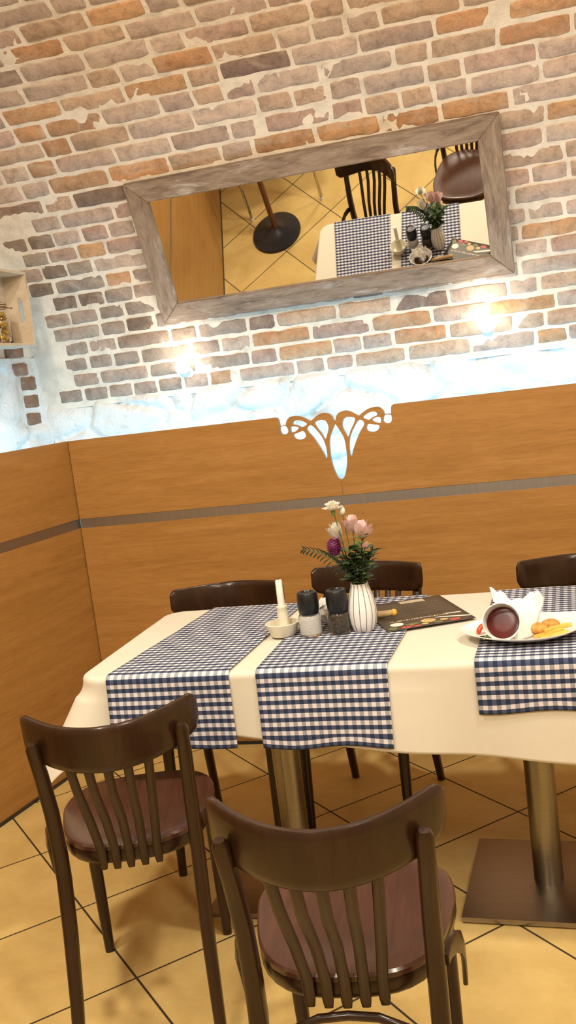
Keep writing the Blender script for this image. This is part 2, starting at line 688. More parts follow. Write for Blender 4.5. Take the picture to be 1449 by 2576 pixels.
ORANGE = [(0.851, 3.021),
          (0.482, 2.95),
          (0.856, 2.787),
          (1.045, 2.784),
          (0.232, 2.639),
          (0.299, 2.565),
          (0.232, 2.5),
          (0.291, 2.436),
          (0.578, 2.416),
          (1.103, 2.407),
          (1.233, 2.422),
          (1.674, 2.436),
          (1.903, 2.428),
          (1.412, 2.426),
          (1.876, 2.707),
          (2.168, 2.683),
          (2.108, 2.745),
          (0.383, 2.019),
          (1.64, 1.677),
          (1.671, 1.595),
          (2.094, 1.669),
          (2.159, 1.527),
          (0.794, 1.519),
          (1.068, 1.613),
          (1.493, 1.673),
          (0.844, 2.718),
          (0.468, 2.633),
          (0.263, 2.728),
          (2.242, 2.332),
          (2.174, 1.918),
          (2.053, 1.899),
          (0.376, 2.16), (-0.2, 2.6), (2.7, 2.2), (3.1, 1.9), (2.9, 2.7), (3.6, 2.3)]
DARK = [(0.439, 2.348),
        (0.153, 2.224),
        (0.082, 2.021),
        (1.013, 1.747),
        (0.304, 2.891),
        (0.568, 2.996),
        (0.134, 2.369),
        (0.032, 2.226),
        (0.117, 1.899),
        (0.24, 1.926),
        (0.432, 1.811),
        (-0.034, 1.794),
        (1.216, 2.691),
        (0.294, 2.086),
        (-0.05, 2.168),
        (0.147, 2.091),
        (1.39, 1.761),
        (1.552, 1.746), (2.6, 2.5), (3.3, 1.7)]


def brick_col(x, s, w, rr):
    def near(lst):
        return any(abs(x - a) < w / 2 + 0.005 and abs(s - b) < 0.036 for a, b in lst)
    if near(ORANGE):
        b = rr.choice([(0.52, 0.30, 0.15), (0.50, 0.29, 0.15), (0.48, 0.26, 0.13)])
    elif near(DARK):
        b = rr.choice([(0.235, 0.165, 0.12), (0.26, 0.175, 0.135)])
    else:
        t = rr.random()
        grey = max(0.0, min(1.0, (1.05 - x) / 0.5)) * max(0.0, min(1.0, (2.30 - s) / 0.25))
        if rr.random() < grey:
            b = rr.choice([(0.36, 0.28, 0.22), (0.33, 0.255, 0.20), (0.39, 0.29, 0.225), (0.41, 0.29, 0.225)])
        elif t < 0.50:
            b = rr.choice([(0.50, 0.375, 0.295), (0.47, 0.345, 0.27), (0.52, 0.395, 0.315)])
        elif t < 0.78:
            b = rr.choice([(0.49, 0.335, 0.225), (0.51, 0.355, 0.245)])
        else:
            b = rr.choice([(0.44, 0.315, 0.245), (0.46, 0.31, 0.24)])
    k = rr.uniform(0.88, 1.1)
    return (b[0] * k, b[1] * k, b[2] * k, 1)


def back_map(x, s, d):
    y, z, ny, nz = prof(s)
    return (x, y + ny * d, z + nz * d)


SB = 1.475                       # top of the rubble base
wall = MB()


def mort(u, v):
    s = SB - 0.02 + v * (SBR - SB + 0.02)
    x = lwx(prof(s)[0]) - 0.02 + u * (XR + 0.02 - lwx(prof(s)[0]))
    n_ = mnoise.noise(Vector((x * 11, s * 11, 3))) * 0.0026 + mnoise.noise(Vector((x * 40, s * 40, 7))) * 0.0016
    return back_map(x, s, n_ + 0.002)


wall.grid(mort, 260, 110, 0)
s = SB
row = 0
while s < SBR - 0.02:
    ch = 0.0689 if s < 2.08 else (0.0689 + min(1, (s - 2.08) / 0.3) * 0.0075)
    x = -0.70 + rnd.uniform(0, 0.2)
    while x < XR:
        small = x < 0.8 and s < 2.30
        t = rnd.random()
        L = (rnd.uniform(0.105, 0.128) if t < (0.80 if small else 0.36) else rnd.uniform(0.205, 0.258))
        gap = rnd.uniform(0.008, 0.015)
        cx = x + L / 2
        yy = prof(s + ch / 2)[0]
        if cx - L / 2 > lwx(yy) + (0.085 if s < 1.9 else 0.005) and cx + L / 2 < XR:
            h = ch - rnd.uniform(0.009, 0.014)
            wob = 0.007 * mnoise.noise(Vector((cx * 1.3, row * 0.35, 1)))
            col = brick_col(cx, s + ch / 2, L, rnd)
            brick_shape(wall, (cx, s + ch / 2 + wob + rnd.uniform(-0.002, 0.002)), L, h, back_map, col, rnd)
        x += L + gap
    s += ch
    row += 1


# rubble base below the bricks: lumpy whitewashed stones
def rub(x, z):
    v = Vector((x * 3.6 + 0.5 * mnoise.noise(Vector((x * 3, z * 3, 0))), z * 5.2, 2.3))
    d = mnoise.voronoi(v)[0]
    edge = min(1.0, (d[1] - d[0]) / 0.22)
    bul = 0.032 * (edge ** 0.6) + 0.010 * mnoise.noise(Vector((x * 9, z * 9, 5))) + 0.005 * mnoise.noise(Vector((x * 30, z * 30, 8)))
    fade = max(0.0, min(1.0, (SB + 0.01 - z) / 0.03))
    return (bul - 0.016) * fade + 0.002


wall.grid(lambda u, v: (lwx(Y0) - 0.02 + u * (XR - lwx(Y0)), Y0 - rub(lwx(Y0) + u * (XR - lwx(Y0)), 0.75 + v * (SB + 0.012 - 0.75)),
                        0.75 + v * (SB + 0.012 - 0.75)), 420, 70, 2)
wall.grid(lambda u, v: (lwx(Y0) - 0.02 + u * (XR - lwx(Y0)), Y0, v * 0.76), 10, 4, 2)
wall_back = struct(wall.build('wall_back', [MT['mortar'], MT['brick'], MT['stone']], angle=60))

# the rest of the vault: smooth plastered crown down to the front wall
SE = S1 + RV2 * R(30)
vault = MB()
NP = 16
pts_ = [prof(SBR + (SE - SBR) * i / NP)[:2] for i in range(NP + 1)]
pts_ += [(2 * YM - y, z) for (y, z) in pts_[-2::-1]]


def vx(u, k):
    y, z = pts_[k]
    return (lwx(y) + u * (XR - lwx(y)), y, z)


vault.grid(lambda u, v: vx(u, int(round(v * (len(pts_) - 1)))), 12, len(pts_) - 1)
struct(vault.build('ceiling', MT['plaster']))
front = MB()
fs_ = [prof(SBR * i / 20)[:2] for i in range(21)]
front.grid(lambda u, v: (lwx(2 * YM - fs_[int(round(v * 20))][0]) + u * (XR - lwx(2 * YM - fs_[int(round(v * 20))][0])),
                         2 * YM - fs_[int(round(v * 20))][0], fs_[int(round(v * 20))][1]), 12, 20)
struct(front.build('wall_front', MT['plaster']))

# end walls follow the vault outline
outline = [prof(SBR * i / 24)[:2] for i in range(25)] + pts_[1:-1] + [(2 * YM - y, z) for (y, z) in [prof(SBR * i / 24)[:2] for i in range(24, -1, -1)]]
rw = MB()
rw.add([(XR, y, z) for (y, z) in outline], [list(range(len(outline)))])
struct(rw.build('wall_right', MT['plaster'], smooth=False))

lw = MB()
lw.add([(lwx(y), y, z) for (y, z) in outline], [list(range(len(outline)))], 0)
ln = Vector((1, -LS, 0)).normalized()
ld = Vector((-LS, -1, 0)).normalized()       # along the wall, coming forward


def left_map(t, z, d):
    p = Vector((lwx(Y0), Y0, 0)) + ld * t + ln * (d + 0.004)
    return (p.x, p.y, z)


def lrub(t, z):
    v = Vector((t * 3.6 + 4, z * 4.6, 7.3))
    d = mnoise.voronoi(v)[0]
    e = min(1.0, (d[1] - d[0]) / 0.25)
    return 0.022 * e ** 0.6 + 0.008 * mnoise.noise(Vector((t * 9, z * 9, 5)))


def lgrid(u, v):
    t, z = u * 1.2, 0.6 + v * 1.10
    near_brick = max(0, 1 - min(abs(t - 0.11), 1) / 0.14) * max(0, min(1, (z - 1.38) / 0.03))
    d = lrub(t, z) * (1 - min(1, near_brick * 1.5)) * max(0, min(1, (1.76 - z) / 0.06)) - (0.002 if near_brick else 0)
    return left_map(t, z, d)


lw.grid(lgrid, 110, 80, 2)
rl = random.Random(11)
for (t, z, w, h) in ((0.165, 1.728, 0.12, 0.048), (0.145, 1.652, 0.105, 0.056), (0.102, 1.588, 0.10, 0.060),
                     (0.100, 1.508, 0.10, 0.056), (0.100, 1.430, 0.095, 0.054)):
    brick_shape(lw, (t, z), w, h, left_map, rl.choice([(0.26, 0.15, 0.09, 1), (0.30, 0.17, 0.11, 1)]), rl)
z = 1.76
while z < 2.7:
    t = 0.03 + rl.uniform(0, 0.1)
    while t < 2.0:
        L = rl.choice([0.122, 0.24]) + rl.uniform(-0.01, 0.01)
        zz, ok = z + 0.036, True
        yy = (Vector((lwx(Y0), Y0, 0)) + ld * t).y
        ang = math.acos(max(-1, min(1, 1 - (Y0 - yy) / RV)))
        if zz < ZS + RV * math.sin(min(ang, R(60))) - 0.06:
            brick_shape(lw, (t + L / 2, zz), L, 0.055, left_map, brick_col(0.2, 2.0, L, rl), rl)
        t += L + 0.015
    z += 0.069
struct(lw.build('wall_left', [MT['mortar'], MT['brick'], MT['stone']], angle=60))

fl = MB()
fl.box((1.7, YM, -0.05), (6.6, abs(Y0 - YF) + 0.6, 0.1))
struct(fl.build('floor', MT['floor'], smooth=False))

# ------------------------------------------------------------------ timber wall panels with a metal inlay
YP, PT = 0.608, 0.020
XC = 0.182
ZTOP, ZI1, ZI0 = 1.324, 0.9985, 0.9590
XMID = 1.3105

H = {
    'H1': [(1.506, 1.288), (1.526, 1.286), (1.530, 1.277), (1.526, 1.260), (1.511, 1.255), (1.498, 1.263), (1.498, 1.276)],
    'H2': [(1.420, 1.287), (1.434, 1.298), (1.454, 1.305), (1.472, 1.302), (1.476, 1.291), (1.459, 1.285), (1.442, 1.276), (1.430, 1.280)],
    'H3': [(1.454, 1.275), (1.469, 1.282), (1.485, 1.282), (1.488, 1.271), (1.485, 1.260), (1.467, 1.264)],
    'H4': [(1.432, 1.254), (1.441, 1.261), (1.461, 1.256), (1.479, 1.251), (1.474, 1.236), (1.456, 1.229), (1.437, 1.233), (1.430, 1.241)],
    'H5': [(1.339, 1.277), (1.348, 1.292), (1.365, 1.296), (1.386, 1.291), (1.390, 1.285), (1.382, 1.267), (1.367, 1.243), (1.356, 1.220), (1.345, 1.240), (1.338, 1.259)],
    'H6': [(1.400, 1.277), (1.413, 1.279), (1.423, 1.268), (1.419, 1.255), (1.403, 1.234), (1.387, 1.206), (1.376, 1.184), (1.367, 1.163), (1.361, 1.146), (1.355, 1.154), (1.355, 1.181), (1.359, 1.207), (1.368, 1.232), (1.385, 1.259)],
}
TOPR = [(1.3105, 1.284), (1.3145, 1.291), (1.320, 1.306), (1.333, 1.317), (1.355, 1.321), (1.375, 1.315), (1.392, 1.304), (1.406, 1.297),
        (1.422, 1.307), (1.447, 1.319), (1.474, 1.322), (1.489, 1.318), (1.501, 1.304), (1.504, 1.291), (1.529, 1.290),
        (1.531, 1.313), (1.536, 1.321), (1.544, 1.3244)]
MIDR = [(1.3105, 1.275), (1.3145, 1.270), (1.325, 1.250), (1.3385, 1.219), (1.3425, 1.180), (1.3415, 1.134), (1.333, 1.093), (1.322, 1.067), (1.3105, 1.060)]


def smooth_loop(pts, closed=True, sub=4):
    out = []
    n = len(pts)
    for i in range(n if closed else n - 1):
        p0, p1, p2, p3 = (pts[(i - 1) % n] if closed or i > 0 else pts[i], pts[i], pts[(i + 1) % n],
                          pts[(i + 2) % n] if closed or i + 2 < n else pts[(i + 1) % n])
        for k in range(sub):
            t = k / sub
            out.append(tuple(0.5 * (2 * p1[d] + (-p0[d] + p2[d]) * t + (2 * p0[d] - 5 * p1[d] + 4 * p2[d] - p3[d]) * t * t
                                    + (-p0[d] + 3 * p1[d] - 3 * p2[d] + p3[d]) * t ** 3) for d in range(len(p1))))
    if not closed:
        out.append(pts[-1])
    return out


def cut_board(name, outer, holes, mat, parent, y_front, thick):
    cu = bpy.data.curves.new(name, 'CURVE')
    cu.dimensions = '2D'
    cu.fill_mode = 'BOTH'
    cu.extrude = thick / 2
    for loop in [outer] + holes:
        sp = cu.splines.new('POLY')
        sp.points.add(len(loop) - 1)
        for pnt, (a, b) in zip(sp.points, loop):
            pnt.co = (a, b, 0, 1)
        sp.use_cyclic_u = True
    tmp = bpy.data.objects.new('tmp', cu)
    COL.objects.link(tmp)
    dg = bpy.context.evaluated_depsgraph_get()
    me = bpy.data.meshes.new_from_object(tmp.evaluated_get(dg))
    bpy.data.objects.remove(tmp, do_unlink=True)
    me.transform(Matrix.Translation((0, y_front + thick / 2, 0)) @ Matrix.Rotation(PI / 2, 4, 'X'))
    me.name = name
    me.materials.clear()
    me.materials.append(mat)
    o = bpy.data.objects.new(name, me)
    COL.objects.link(o)
    if parent:
        o.parent = parent
    return o


pb = thing('wall_panel', 'long honey wood wall panel behind the table with a cut-out ornament in its top edge', 'wall panel')
mir = lambda L: [(2 * XMID - a, b) for (a, b) in L]
XE = 3.9
topR = smooth_loop(TOPR[1:14], False, 3) + smooth_loop(TOPR[14:], False, 2)
midR = smooth_loop(MIDR[1:], False, 4)
g = 0.0006
outR = [(XMID + g, 1.284)] + topR + [(XE, ZTOP), (XE, ZI1), (XMID + g, ZI1)] + [(max(a, XMID + g), b) for a, b in midR[::-1]] + [(XMID + g, 1.275)]
holesR = [smooth_loop(h) for h in H.values()]
cut_board('upper_board', outR, holesR, MT['panel'], pb, YP, PT)
outL = [(XC, ZTOP) if False else (a, b) for (a, b) in mir(outR)]
outL = [(XC + 0.006 if abs(a - (2 * XMID - XE)) < 1e-6 else a, b) for (a, b) in outL]
cut_board('upper_board', outL, [smooth_loop(mir(h)) for h in H.values()], MT['panel'], pb, YP, PT)
MB().box(((XC + XE) / 2 + 0.003, YP + PT / 2, ZI0 / 2 + 0.002), (XE - XC - 0.006, PT, ZI0 - 0.004)).build('lower_board', MT['panel'], pb, False)
MB().box(((XC + XE) / 2 + 0.003, YP + PT / 2 + 0.002, (ZI0 + ZI1) / 2), (XE - XC - 0.006, PT - 0.002, ZI1 - ZI0)).build('metal_strip', MT['inlay'], pb, False)

lpan = thing('wall_panel', 'honey wood wall panel on the left, meeting the long panel in the corner', 'wall panel', (XC, YP, 0), PI / 2 - math.atan(LS) + PI)
# local +x runs forward along the panel, its face looks to local +y ... built with the face at y=0
LL = 3.6
MB().box((LL / 2 - 0.012, -PT / 2, (ZTOP + ZI1) / 2), (LL, PT, ZTOP - ZI1)).build('upper_board', MT['panel'], lpan, False)
MB().box((LL / 2 - 0.012, -PT / 2, ZI0 / 2 + 0.002), (LL, PT, ZI0 - 0.004)).build('lower_board', MT['panel'], lpan, False)
MB().box((LL / 2 - 0.012, -PT / 2 - 0.001, (ZI0 + ZI1) / 2), (LL, PT - 0.002, ZI1 - ZI0)).build('metal_strip', MT['inlay'], lpan, False)

MB().box((LL / 2 - 0.012, 0.0025, 0.007), (LL, 0.004, 0.012)).build('dark_base_strip', MT['black_iron'], lpan, False)  # thin dark strip along the foot of each panel
MB().box(((XC + XE) / 2 + 0.004, YP - 0.0025, 0.007), (XE - XC - 0.016, 0.004, 0.012)).build('dark_base_strip', MT['black_iron'], pb, False)

# ------------------------------------------------------------------ mirror hung on the vault
MC, MW, MH, MTILT, MYAW, MF = Vector((1.285, 0.798, 2.031)), 1.469, 0.594, 0.411, -0.015, 0.084
ex = Vector((math.cos(MYAW), math.sin(MYAW), 0))
nn = Vector((math.sin(MYAW), -math.cos(MYAW), 0))
upv = math.cos(MTILT) * Vector((0, 0, 1)) + math.sin(MTILT) * nn
fn_ = ex.cross(upv)
mroot = thing('mirror', 'wide mirror in a weathered wood frame tilted forward on the brick vault', 'mirror')
mroot.matrix_world = Matrix((ex, upv, fn_)).transposed().to_4x4()
mroot.location = MC
FD = 0.036
GW, GH = MW - 2 * MF + 0.02, MH - 2 * MF + 0.02
# the glass sags a millimetre or two into its frame
MB().grid(lambda u, v: ((u - 0.5) * GW, (v - 0.5) * GH, -0.0145 + 0.5 * 0.045 * ((v - 0.5) * GH) ** 2), 8, 48).build('glass', MT['mirror'], mroot, True, 180)
MB().box((0, 0, -0.024), (MW - MF, MH - MF, 0.008)).build('backing_board', MT['panel_edge'], mroot, False)


def rail(pts4, vertical, nm):
    bm = bmesh.new()
    lo = [bm.verts.new((x, y, -FD)) for x, y in pts4]
    hi = [bm.verts.new((x, y, 0)) for x, y in pts4]
    bm.faces.new(lo[::-1])
    bm.faces.new(hi)
    for k in range(4):
        bm.faces.new((lo[k], lo[(k + 1) % 4], hi[(k + 1) % 4], hi[k]))
    bmesh.ops.bevel(bm, geom=[e for e in bm.edges], offset=0.003, segments=2, affect='EDGES')
    if vertical:
        bm.transform(Matrix.Rotation(-PI / 2, 4, 'Z'))
    mb = MB()
    mb._bm(bm)
    o = mb.build(nm, MT['weathered'], mroot)
    if vertical:
        o.rotation_euler = (0, 0, PI / 2)
    return o


w2, h2 = MW / 2, MH / 2
rail([(-w2, h2), (-w2 + MF, h2 - MF), (w2 - MF, h2 - MF), (w2, h2)], False, 'frame_rail')
rail([(-w2, -h2), (w2, -h2), (w2 - MF, -h2 + MF), (-w2 + MF, -h2 + MF)], False, 'frame_rail')
rail([(-w2, -h2), (-w2 + MF, -h2 + MF), (-w2 + MF, h2 - MF), (-w2, h2)], True, 'frame_rail')
rail([(w2, -h2), (w2, h2), (w2 - MF, h2 - MF), (w2 - MF, -h2 + MF)], True, 'frame_rail')

# ------------------------------------------------------------------ small uplights on the bricks


def uplight(x, z, label):
    y = Y0 - 0.006
    t = thing('wall_spotlight', label, 'lamp', (x, y, z), 0, None)
    MB().lathe([(0.024, 0), (0.024, 0.006), (0.018, 0.010)], (0, -0.004, -0.01), 20, axis=(0, -1, 0)).build('wall_plate', MT['white_metal'], t)
    MB().sweep([(0, -0.010, -0.010), (0, -0.03, -0.016), (0, -0.05, -0.010)], 0.006).build('arm', MT['white_metal'], t)
    ax = Vector((0, -0.55, 0.83)).normalized()
    c0 = Vector((0, -0.058, -0.028))
    MB().lathe([(0.010, 0), (0.020, 0.008), (0.026, 0.026), (0.031, 0.034), (0.029, 0.035), (0.022, 0.026)], c0, 24, axis=ax, close=False).build('shade', MT['white_metal'], t)
    MB().sphere(c0 + ax * 0.050, 0.034, sc=(1, 1, 1)).build('bulb', MT['bulb'], t)
    d = bpy.data.lights.new('uplight_beam', 'SPOT')
    d.energy = 1.3
    d.color = (1.0, 0.86, 0.68)
    d.spot_size = R(120)
    d.spot_blend = 0.9
    d.shadow_soft_size = 0.03
    o = bpy.data.objects.new('uplight_beam', d)
    COL.objects.link(o)
    o.location = (x, y - 0.13, z + 0.06)
    o.rotation_euler = Vector((0, 0.35, 1)).to_track_quat('-Z', 'Y').to_euler()


uplight(0.610, 1.560, 'small lit spotlight on the bricks below the left corner of the mirror')
uplight(1.896, 1.568, 'small lit spotlight on the bricks below the right corner of the mirror')

# ------------------------------------------------------------------ wooden crate on the left wall with a jar
CY1, CX1 = 0.68, 0.070           # far end (inner face side) and open front
CZ0, CZ1 = 1.7305, 2.033
CD, CLEN, BT = 0.104, 0.46, 0.011
crate = thing('crate', 'pale wooden crate hung open side out on the left wall', 'crate', (CX1, CY1 + BT, CZ0))
MB().box((-CD / 2, -CLEN / 2, BT / 2), (CD, CLEN, BT), bev=0.0015).build('side_board', MT['crate'], crate)
MB().box((-CD / 2, -CLEN / 2, CZ1 - CZ0 - BT / 2), (CD, CLEN, BT), bev=0.0015).build('side_board', MT['crate'], crate)
MB().box((-CD - 0.004, -CLEN / 2, (CZ1 - CZ0) / 2), (0.008, CLEN, CZ1 - CZ0), bev=0.001).build('back_board', MT['crate'], crate)
hz = (CZ1 - CZ0)


def end_panel(y):
    a, b = BT + 0.0005, hz - BT - 0.0005
    slot = [(-0.040 + 0.012 * math.cos(2 * PI * k / 20), hz * 0.50 + 0.052 * math.copysign(abs(math.sin(2 * PI * k / 20)) ** 0.6, math.sin(2 * PI * k / 20))) for k in range(20)]
    return cut_board('end_board', [(-CD + 0.0005, a), (0, a), (0, b), (-CD + 0.0005, b)], [slot], MT['crate'], crate, y, BT)


for yy in (-0.08, -0.36):
    MB().box((-CD - 0.008 - 0.056, yy, (CZ1 - CZ0) / 2), (0.110, 0.03, 0.22), bev=0.001).build('mounting_cleat', MT['crate'], crate)
end_panel(-BT)
end_panel(-CLEN)
JX, JY = CX1 - 0.052, CY1 - 0.165
jar = thing('preserving_jar', 'clip-top glass jar of yellow pickles standing in the pale crate', 'jar', (JX, JY, CZ0 + BT + 0.001))
MB().lathe([(0.001, 0), (0.040, 0.001), (0.043, 0.006), (0.043, 0.120), (0.036, 0.136), (0.036, 0.146), (0.0335, 0.146), (0.0335, 0.136), (0.0405, 0.119), (0.0405, 0.008), (0.001, 0.006)], seg=32, close=False).build('jar_body', MT['glass'], jar)
MB().lathe([(0.001, 0.149), (0.037, 0.149), (0.038, 0.154), (0.034, 0.160), (0.001, 0.162)], seg=28, close=False).build('lid', MT['glass'], jar)
MB().lathe([(0.037, 0.146), (0.0385, 0.1475), (0.037, 0.149)], seg=28, close=False).build('rubber_seal', MT['nugget'], jar)
wc = MB()
wc.sweep([(0.0385 * math.cos(a), 0.0385 * math.sin(a), 0.140) for a in [2 * PI * k / 24 for k in range(25)]], 0.0016, seg=6)
wc.sweep([(0.036, 0.020, 0.140), (0.058, 0.018, 0.137), (0.060, 0, 0.133), (0.058, -0.018, 0.137), (0.036, -0.020, 0.140)], 0.0016, seg=6)
wc.sweep([(-0.03, 0.0, 0.140), (-0.03, 0, 0.158), (0, 0, 0.168), (0.034, 0, 0.158), (0.042, 0, 0.140)], 0.0016, seg=6)
wc.build('wire_clip', MT['wire'], jar)
rp = random.Random(3)
pk = MB()
for k in range(26):
    a, rr_, zz = rp.uniform(0, 2 * PI), 0.027 * math.sqrt(rp.random()), 0.018 + 0.098 * rp.random()
    pk.sphere((rr_ * math.cos(a), rr_ * math.sin(a), zz), 0.0115, 10, 7, (1, 1, 0.8))
tag(pk.build('pickles', MT['pickle'], jar), None, None, None, 'stuff')

# ------------------------------------------------------------------ bistro chairs


def make_chair(name, label, arch=False, group=None):
    t = thing(name, label, 'chair', (0, 0, 0), 0, group)
    wood, stw = MT['chair'], MT['seat']

    def halfw(y):
        k = (y + 0.205) / 0.405
        return 0.150 + 0.040 * min(1, max(0, k * 1.6))

    def outline(inset, n=48):
        out = []
        for k in range(n):
            a = 2 * PI * k / n
            ca, sa = math.cos(a), math.sin(a)
            pw = 3.4
            q = (abs(ca) ** pw + abs(sa) ** pw) ** (-1 / pw)
            y = 0.006 + sa * q * (0.187 - inset)
            out.append((ca * q * (halfw(y) - inset), y + (0.014 * (1 - (ca * q) ** 2) * (1 if sa > 0 else -0.8))))
        return out
    n = 48
    # seat panel, slightly dished
    sm = MB()
    rings = [(0.0, 0.464), (0.0, 0.473), (0.004, 0.4775), (0.012, 0.478), (0.045, 0.474), (0.10, 0.470), (0.16, 0.469)]
    vs_, fs = [], []
    for (ins, z_) in rings:
        vs_ += [(x, y, z_) for x, y in outline(ins, n)]
    for i in range(len(rings) - 1):
        for k in range(n):
            fs.append([i * n + k, i * n + (k + 1) % n, (i + 1) * n + (k + 1) % n, (i + 1) * n + k])
    fs.append([(len(rings) - 1) * n + k for k in range(n)])
    fs.append([k for k in range(n - 1, -1, -1)])
    sm.add(vs_, fs)
    sm.build('seat', stw, t)
    rm = MB()
    vs_, fs = [], []
    rg = [(0.004, 0.4635), (0.001, 0.458), (0.001, 0.438), (0.005, 0.432), (0.022, 0.432), (0.024, 0.4635)]
    for (ins, z_) in rg:
        vs_ += [(x, y, z_) for x, y in outline(ins, n)]
    for i in range(len(rg)):
        j = (i + 1) % len(rg)
        for k in range(n):
            fs.append([i * n + k, i * n + (k + 1) % n, j * n + (k + 1) % n, j * n + k])
    rm.add(vs_, fs)
    rm.build('seat_rim', wood, t)

    def crest_y(x):
        return -0.318 + 0.128 * (abs(x) / 0.193) ** 1.9
    for sx in (-1, 1):
        path = [(sx * 0.158, -0.315, 0.0), (sx * 0.154, -0.268, 0.15), (sx * 0.1515, -0.232, 0.30), (sx * 0.152, -0.206, 0.42),
                (sx * 0.153, -0.203, 0.48), (sx * 0.1545, -0.212, 0.58), (sx * 0.158, -0.236, 0.68), (sx * 0.161, -0.262, 0.752), (sx * 0.1612, -0.2645, 0.762)]
        MB().sweep(path, [0.0125, 0.0145, 0.016, 0.0165, 0.0165, 0.016, 0.0155, 0.0145, 0.009],
                   [0.0155, 0.018, 0.0205, 0.021, 0.020, 0.018, 0.015, 0.012, 0.008], seg=14, side=(1, 0, 0), power=2.8).build('leg', wood, t)
        MB().sweep([(sx * 0.160, 0.192, 0.0), (sx * 0.160, 0.180, 0.2), (sx * 0.160, 0.165, 0.40), (sx * 0.160, 0.163, 0.436)],
                   [0.0125, 0.0155, 0.0175, 0.0175], seg=14, side=(1, 0, 0), power=2.5).build('leg', wood, t)
        # bentwood hip bracket beside the seat
        MB().sweep([(sx * 0.171, -0.206, 0.508), (sx * 0.176, -0.185, 0.513), (sx * 0.186, -0.155, 0.508), (sx * 0.1935, -0.128, 0.490), (sx * 0.1965, -0.108, 0.462), (sx * 0.196, -0.098, 0.428), (sx * 0.195, -0.096, 0.396)],
                   0.0048, [0.012, 0.016, 0.018, 0.019, 0.019, 0.018, 0.012], seg=12, side=(1, 0, 0), power=3.5).build('hip_bracket', wood, t)
    # crest rail: a bent board, taller in the middle, swept at the ends
    N = 36
    vs_, fs = [], []
    prof_n = 12
    for i in range(N + 1):
        u = -1 + 2 * i / N
        x = 0.193 * u
        y = crest_y(x)
        dx = 1e-3
        tx = Vector((2 * dx, crest_y(x + dx) - crest_y(x - dx), 0)).normalized()
        nrm = Vector((-tx.y, tx.x, 0))
        e = abs(u)
        zt = 0.800 + 0.013 * e ** 2.5
        zb = 0.697 + 0.022 * e ** 6 + 0.012 * e ** 2
        th = 0.0105
        if e > 0.9:
            k = (e - 0.9) / 0.1
            zt -= 0.014 * k ** 3
            zb += 0.016 * k ** 3
            th *= math.sqrt(max(0.05, 1 - k ** 3 * 0.9))
        zc, hh = (zt + zb) / 2, (zt - zb) / 2
        lean = -0.10
        for q in range(prof_n):
            a = 2 * PI * (q + 0.5) / prof_n
            ca, sa = math.cos(a), math.sin(a)
            ca = math.copysign(abs(ca) ** 0.55, ca)
            sa = math.copysign(abs(sa) ** 0.32, sa)
            p = Vector((x, y, zc)) + nrm * (ca * th) + Vector((0, lean * sa * hh, sa * hh))
            vs_.append(p)
    for i in range(N):
        for q in range(prof_n):
            fs.append([i * prof_n + q, i * prof_n + (q + 1) % prof_n, (i + 1) * prof_n + (q + 1) % prof_n, (i + 1) * prof_n + q])
    fs.append(list(range(prof_n - 1, -1, -1)))
    fs.append([N * prof_n + q for q in range(prof_n)])
    MB().add(vs_, fs).build('crest_rail', wood, t, angle=50)
    for k in range(5):
        u = (k - 2)
        xt, xb = u * 0.0425, u * 0.0315
        yt = crest_y(xt) - 0.002
        yb = -0.1995 + 0.006 * (abs(u) / 2) ** 2
        MB().sweep([(xb, yb, 0.424), (xb, yb, 0.437), (xb, yb - 0.003, 0.472), (xb + (xt - xb) * 0.35, yb - 0.030, 0.55), (xb + (xt - xb) * 0.75, yt + 0.028, 0.64), (xt, yt + 0.004, 0.712)],
                   [0.0075, 0.0098, 0.0100, 0.0100, 0.0100, 0.0100], [0.004, 0.0052, 0.0052, 0.0052, 0.0052, 0.0050], seg=10, side=(1, 0, 0), power=3.5).build('back_slat', wood, t)
    if arch:
        MB().sweep([(-0.150, -0.215, 0.290), (-0.135, -0.212, 0.345), (-0.10, -0.208, 0.388), (-0.05, -0.205, 0.408), (0, -0.204, 0.412), (0.05, -0.205, 0.408), (0.10, -0.208, 0.388), (0.135, -0.212, 0.345), (0.150, -0.215, 0.290)],
                   0.008, seg=10).build('arched_brace', wood, t)
    return t


chair_b = make_chair('bistro_chair', 'dark bentwood bistro chair nearest the camera, pulled back from the table, centre', True, 'dark bistro chairs around the table')
chair_b.location = (1.658, -1.399, 0)
chair_b.rotation_euler = (0, 0, 0.108)
proto = make_chair('bistro_chair', 'dark bentwood bistro chair turned towards the table at its front left corner', False, 'dark bistro chairs around the table')
proto.location = (1.036, -0.962, 0)
proto.rotation_euler = (0, 0, 0.307)
GC = 'dark bistro chairs around the table'
copy_tree(proto, (1.030, -0.225, 0), PI + R(6), 'dark bistro chair behind the table on the left, only its crest rail showing', GC)
copy_tree(proto, (1.437, -0.055, 0), PI - R(5), 'dark bistro chair behind the table directly behind the flower vase', GC)
copy_tree(proto, (2.150, -0.165, 0), PI, 'dark bistro chair behind the table at the right edge, behind the plate of food', GC)

# ------------------------------------------------------------------ tables, cloth and runners
ZT = 0.757


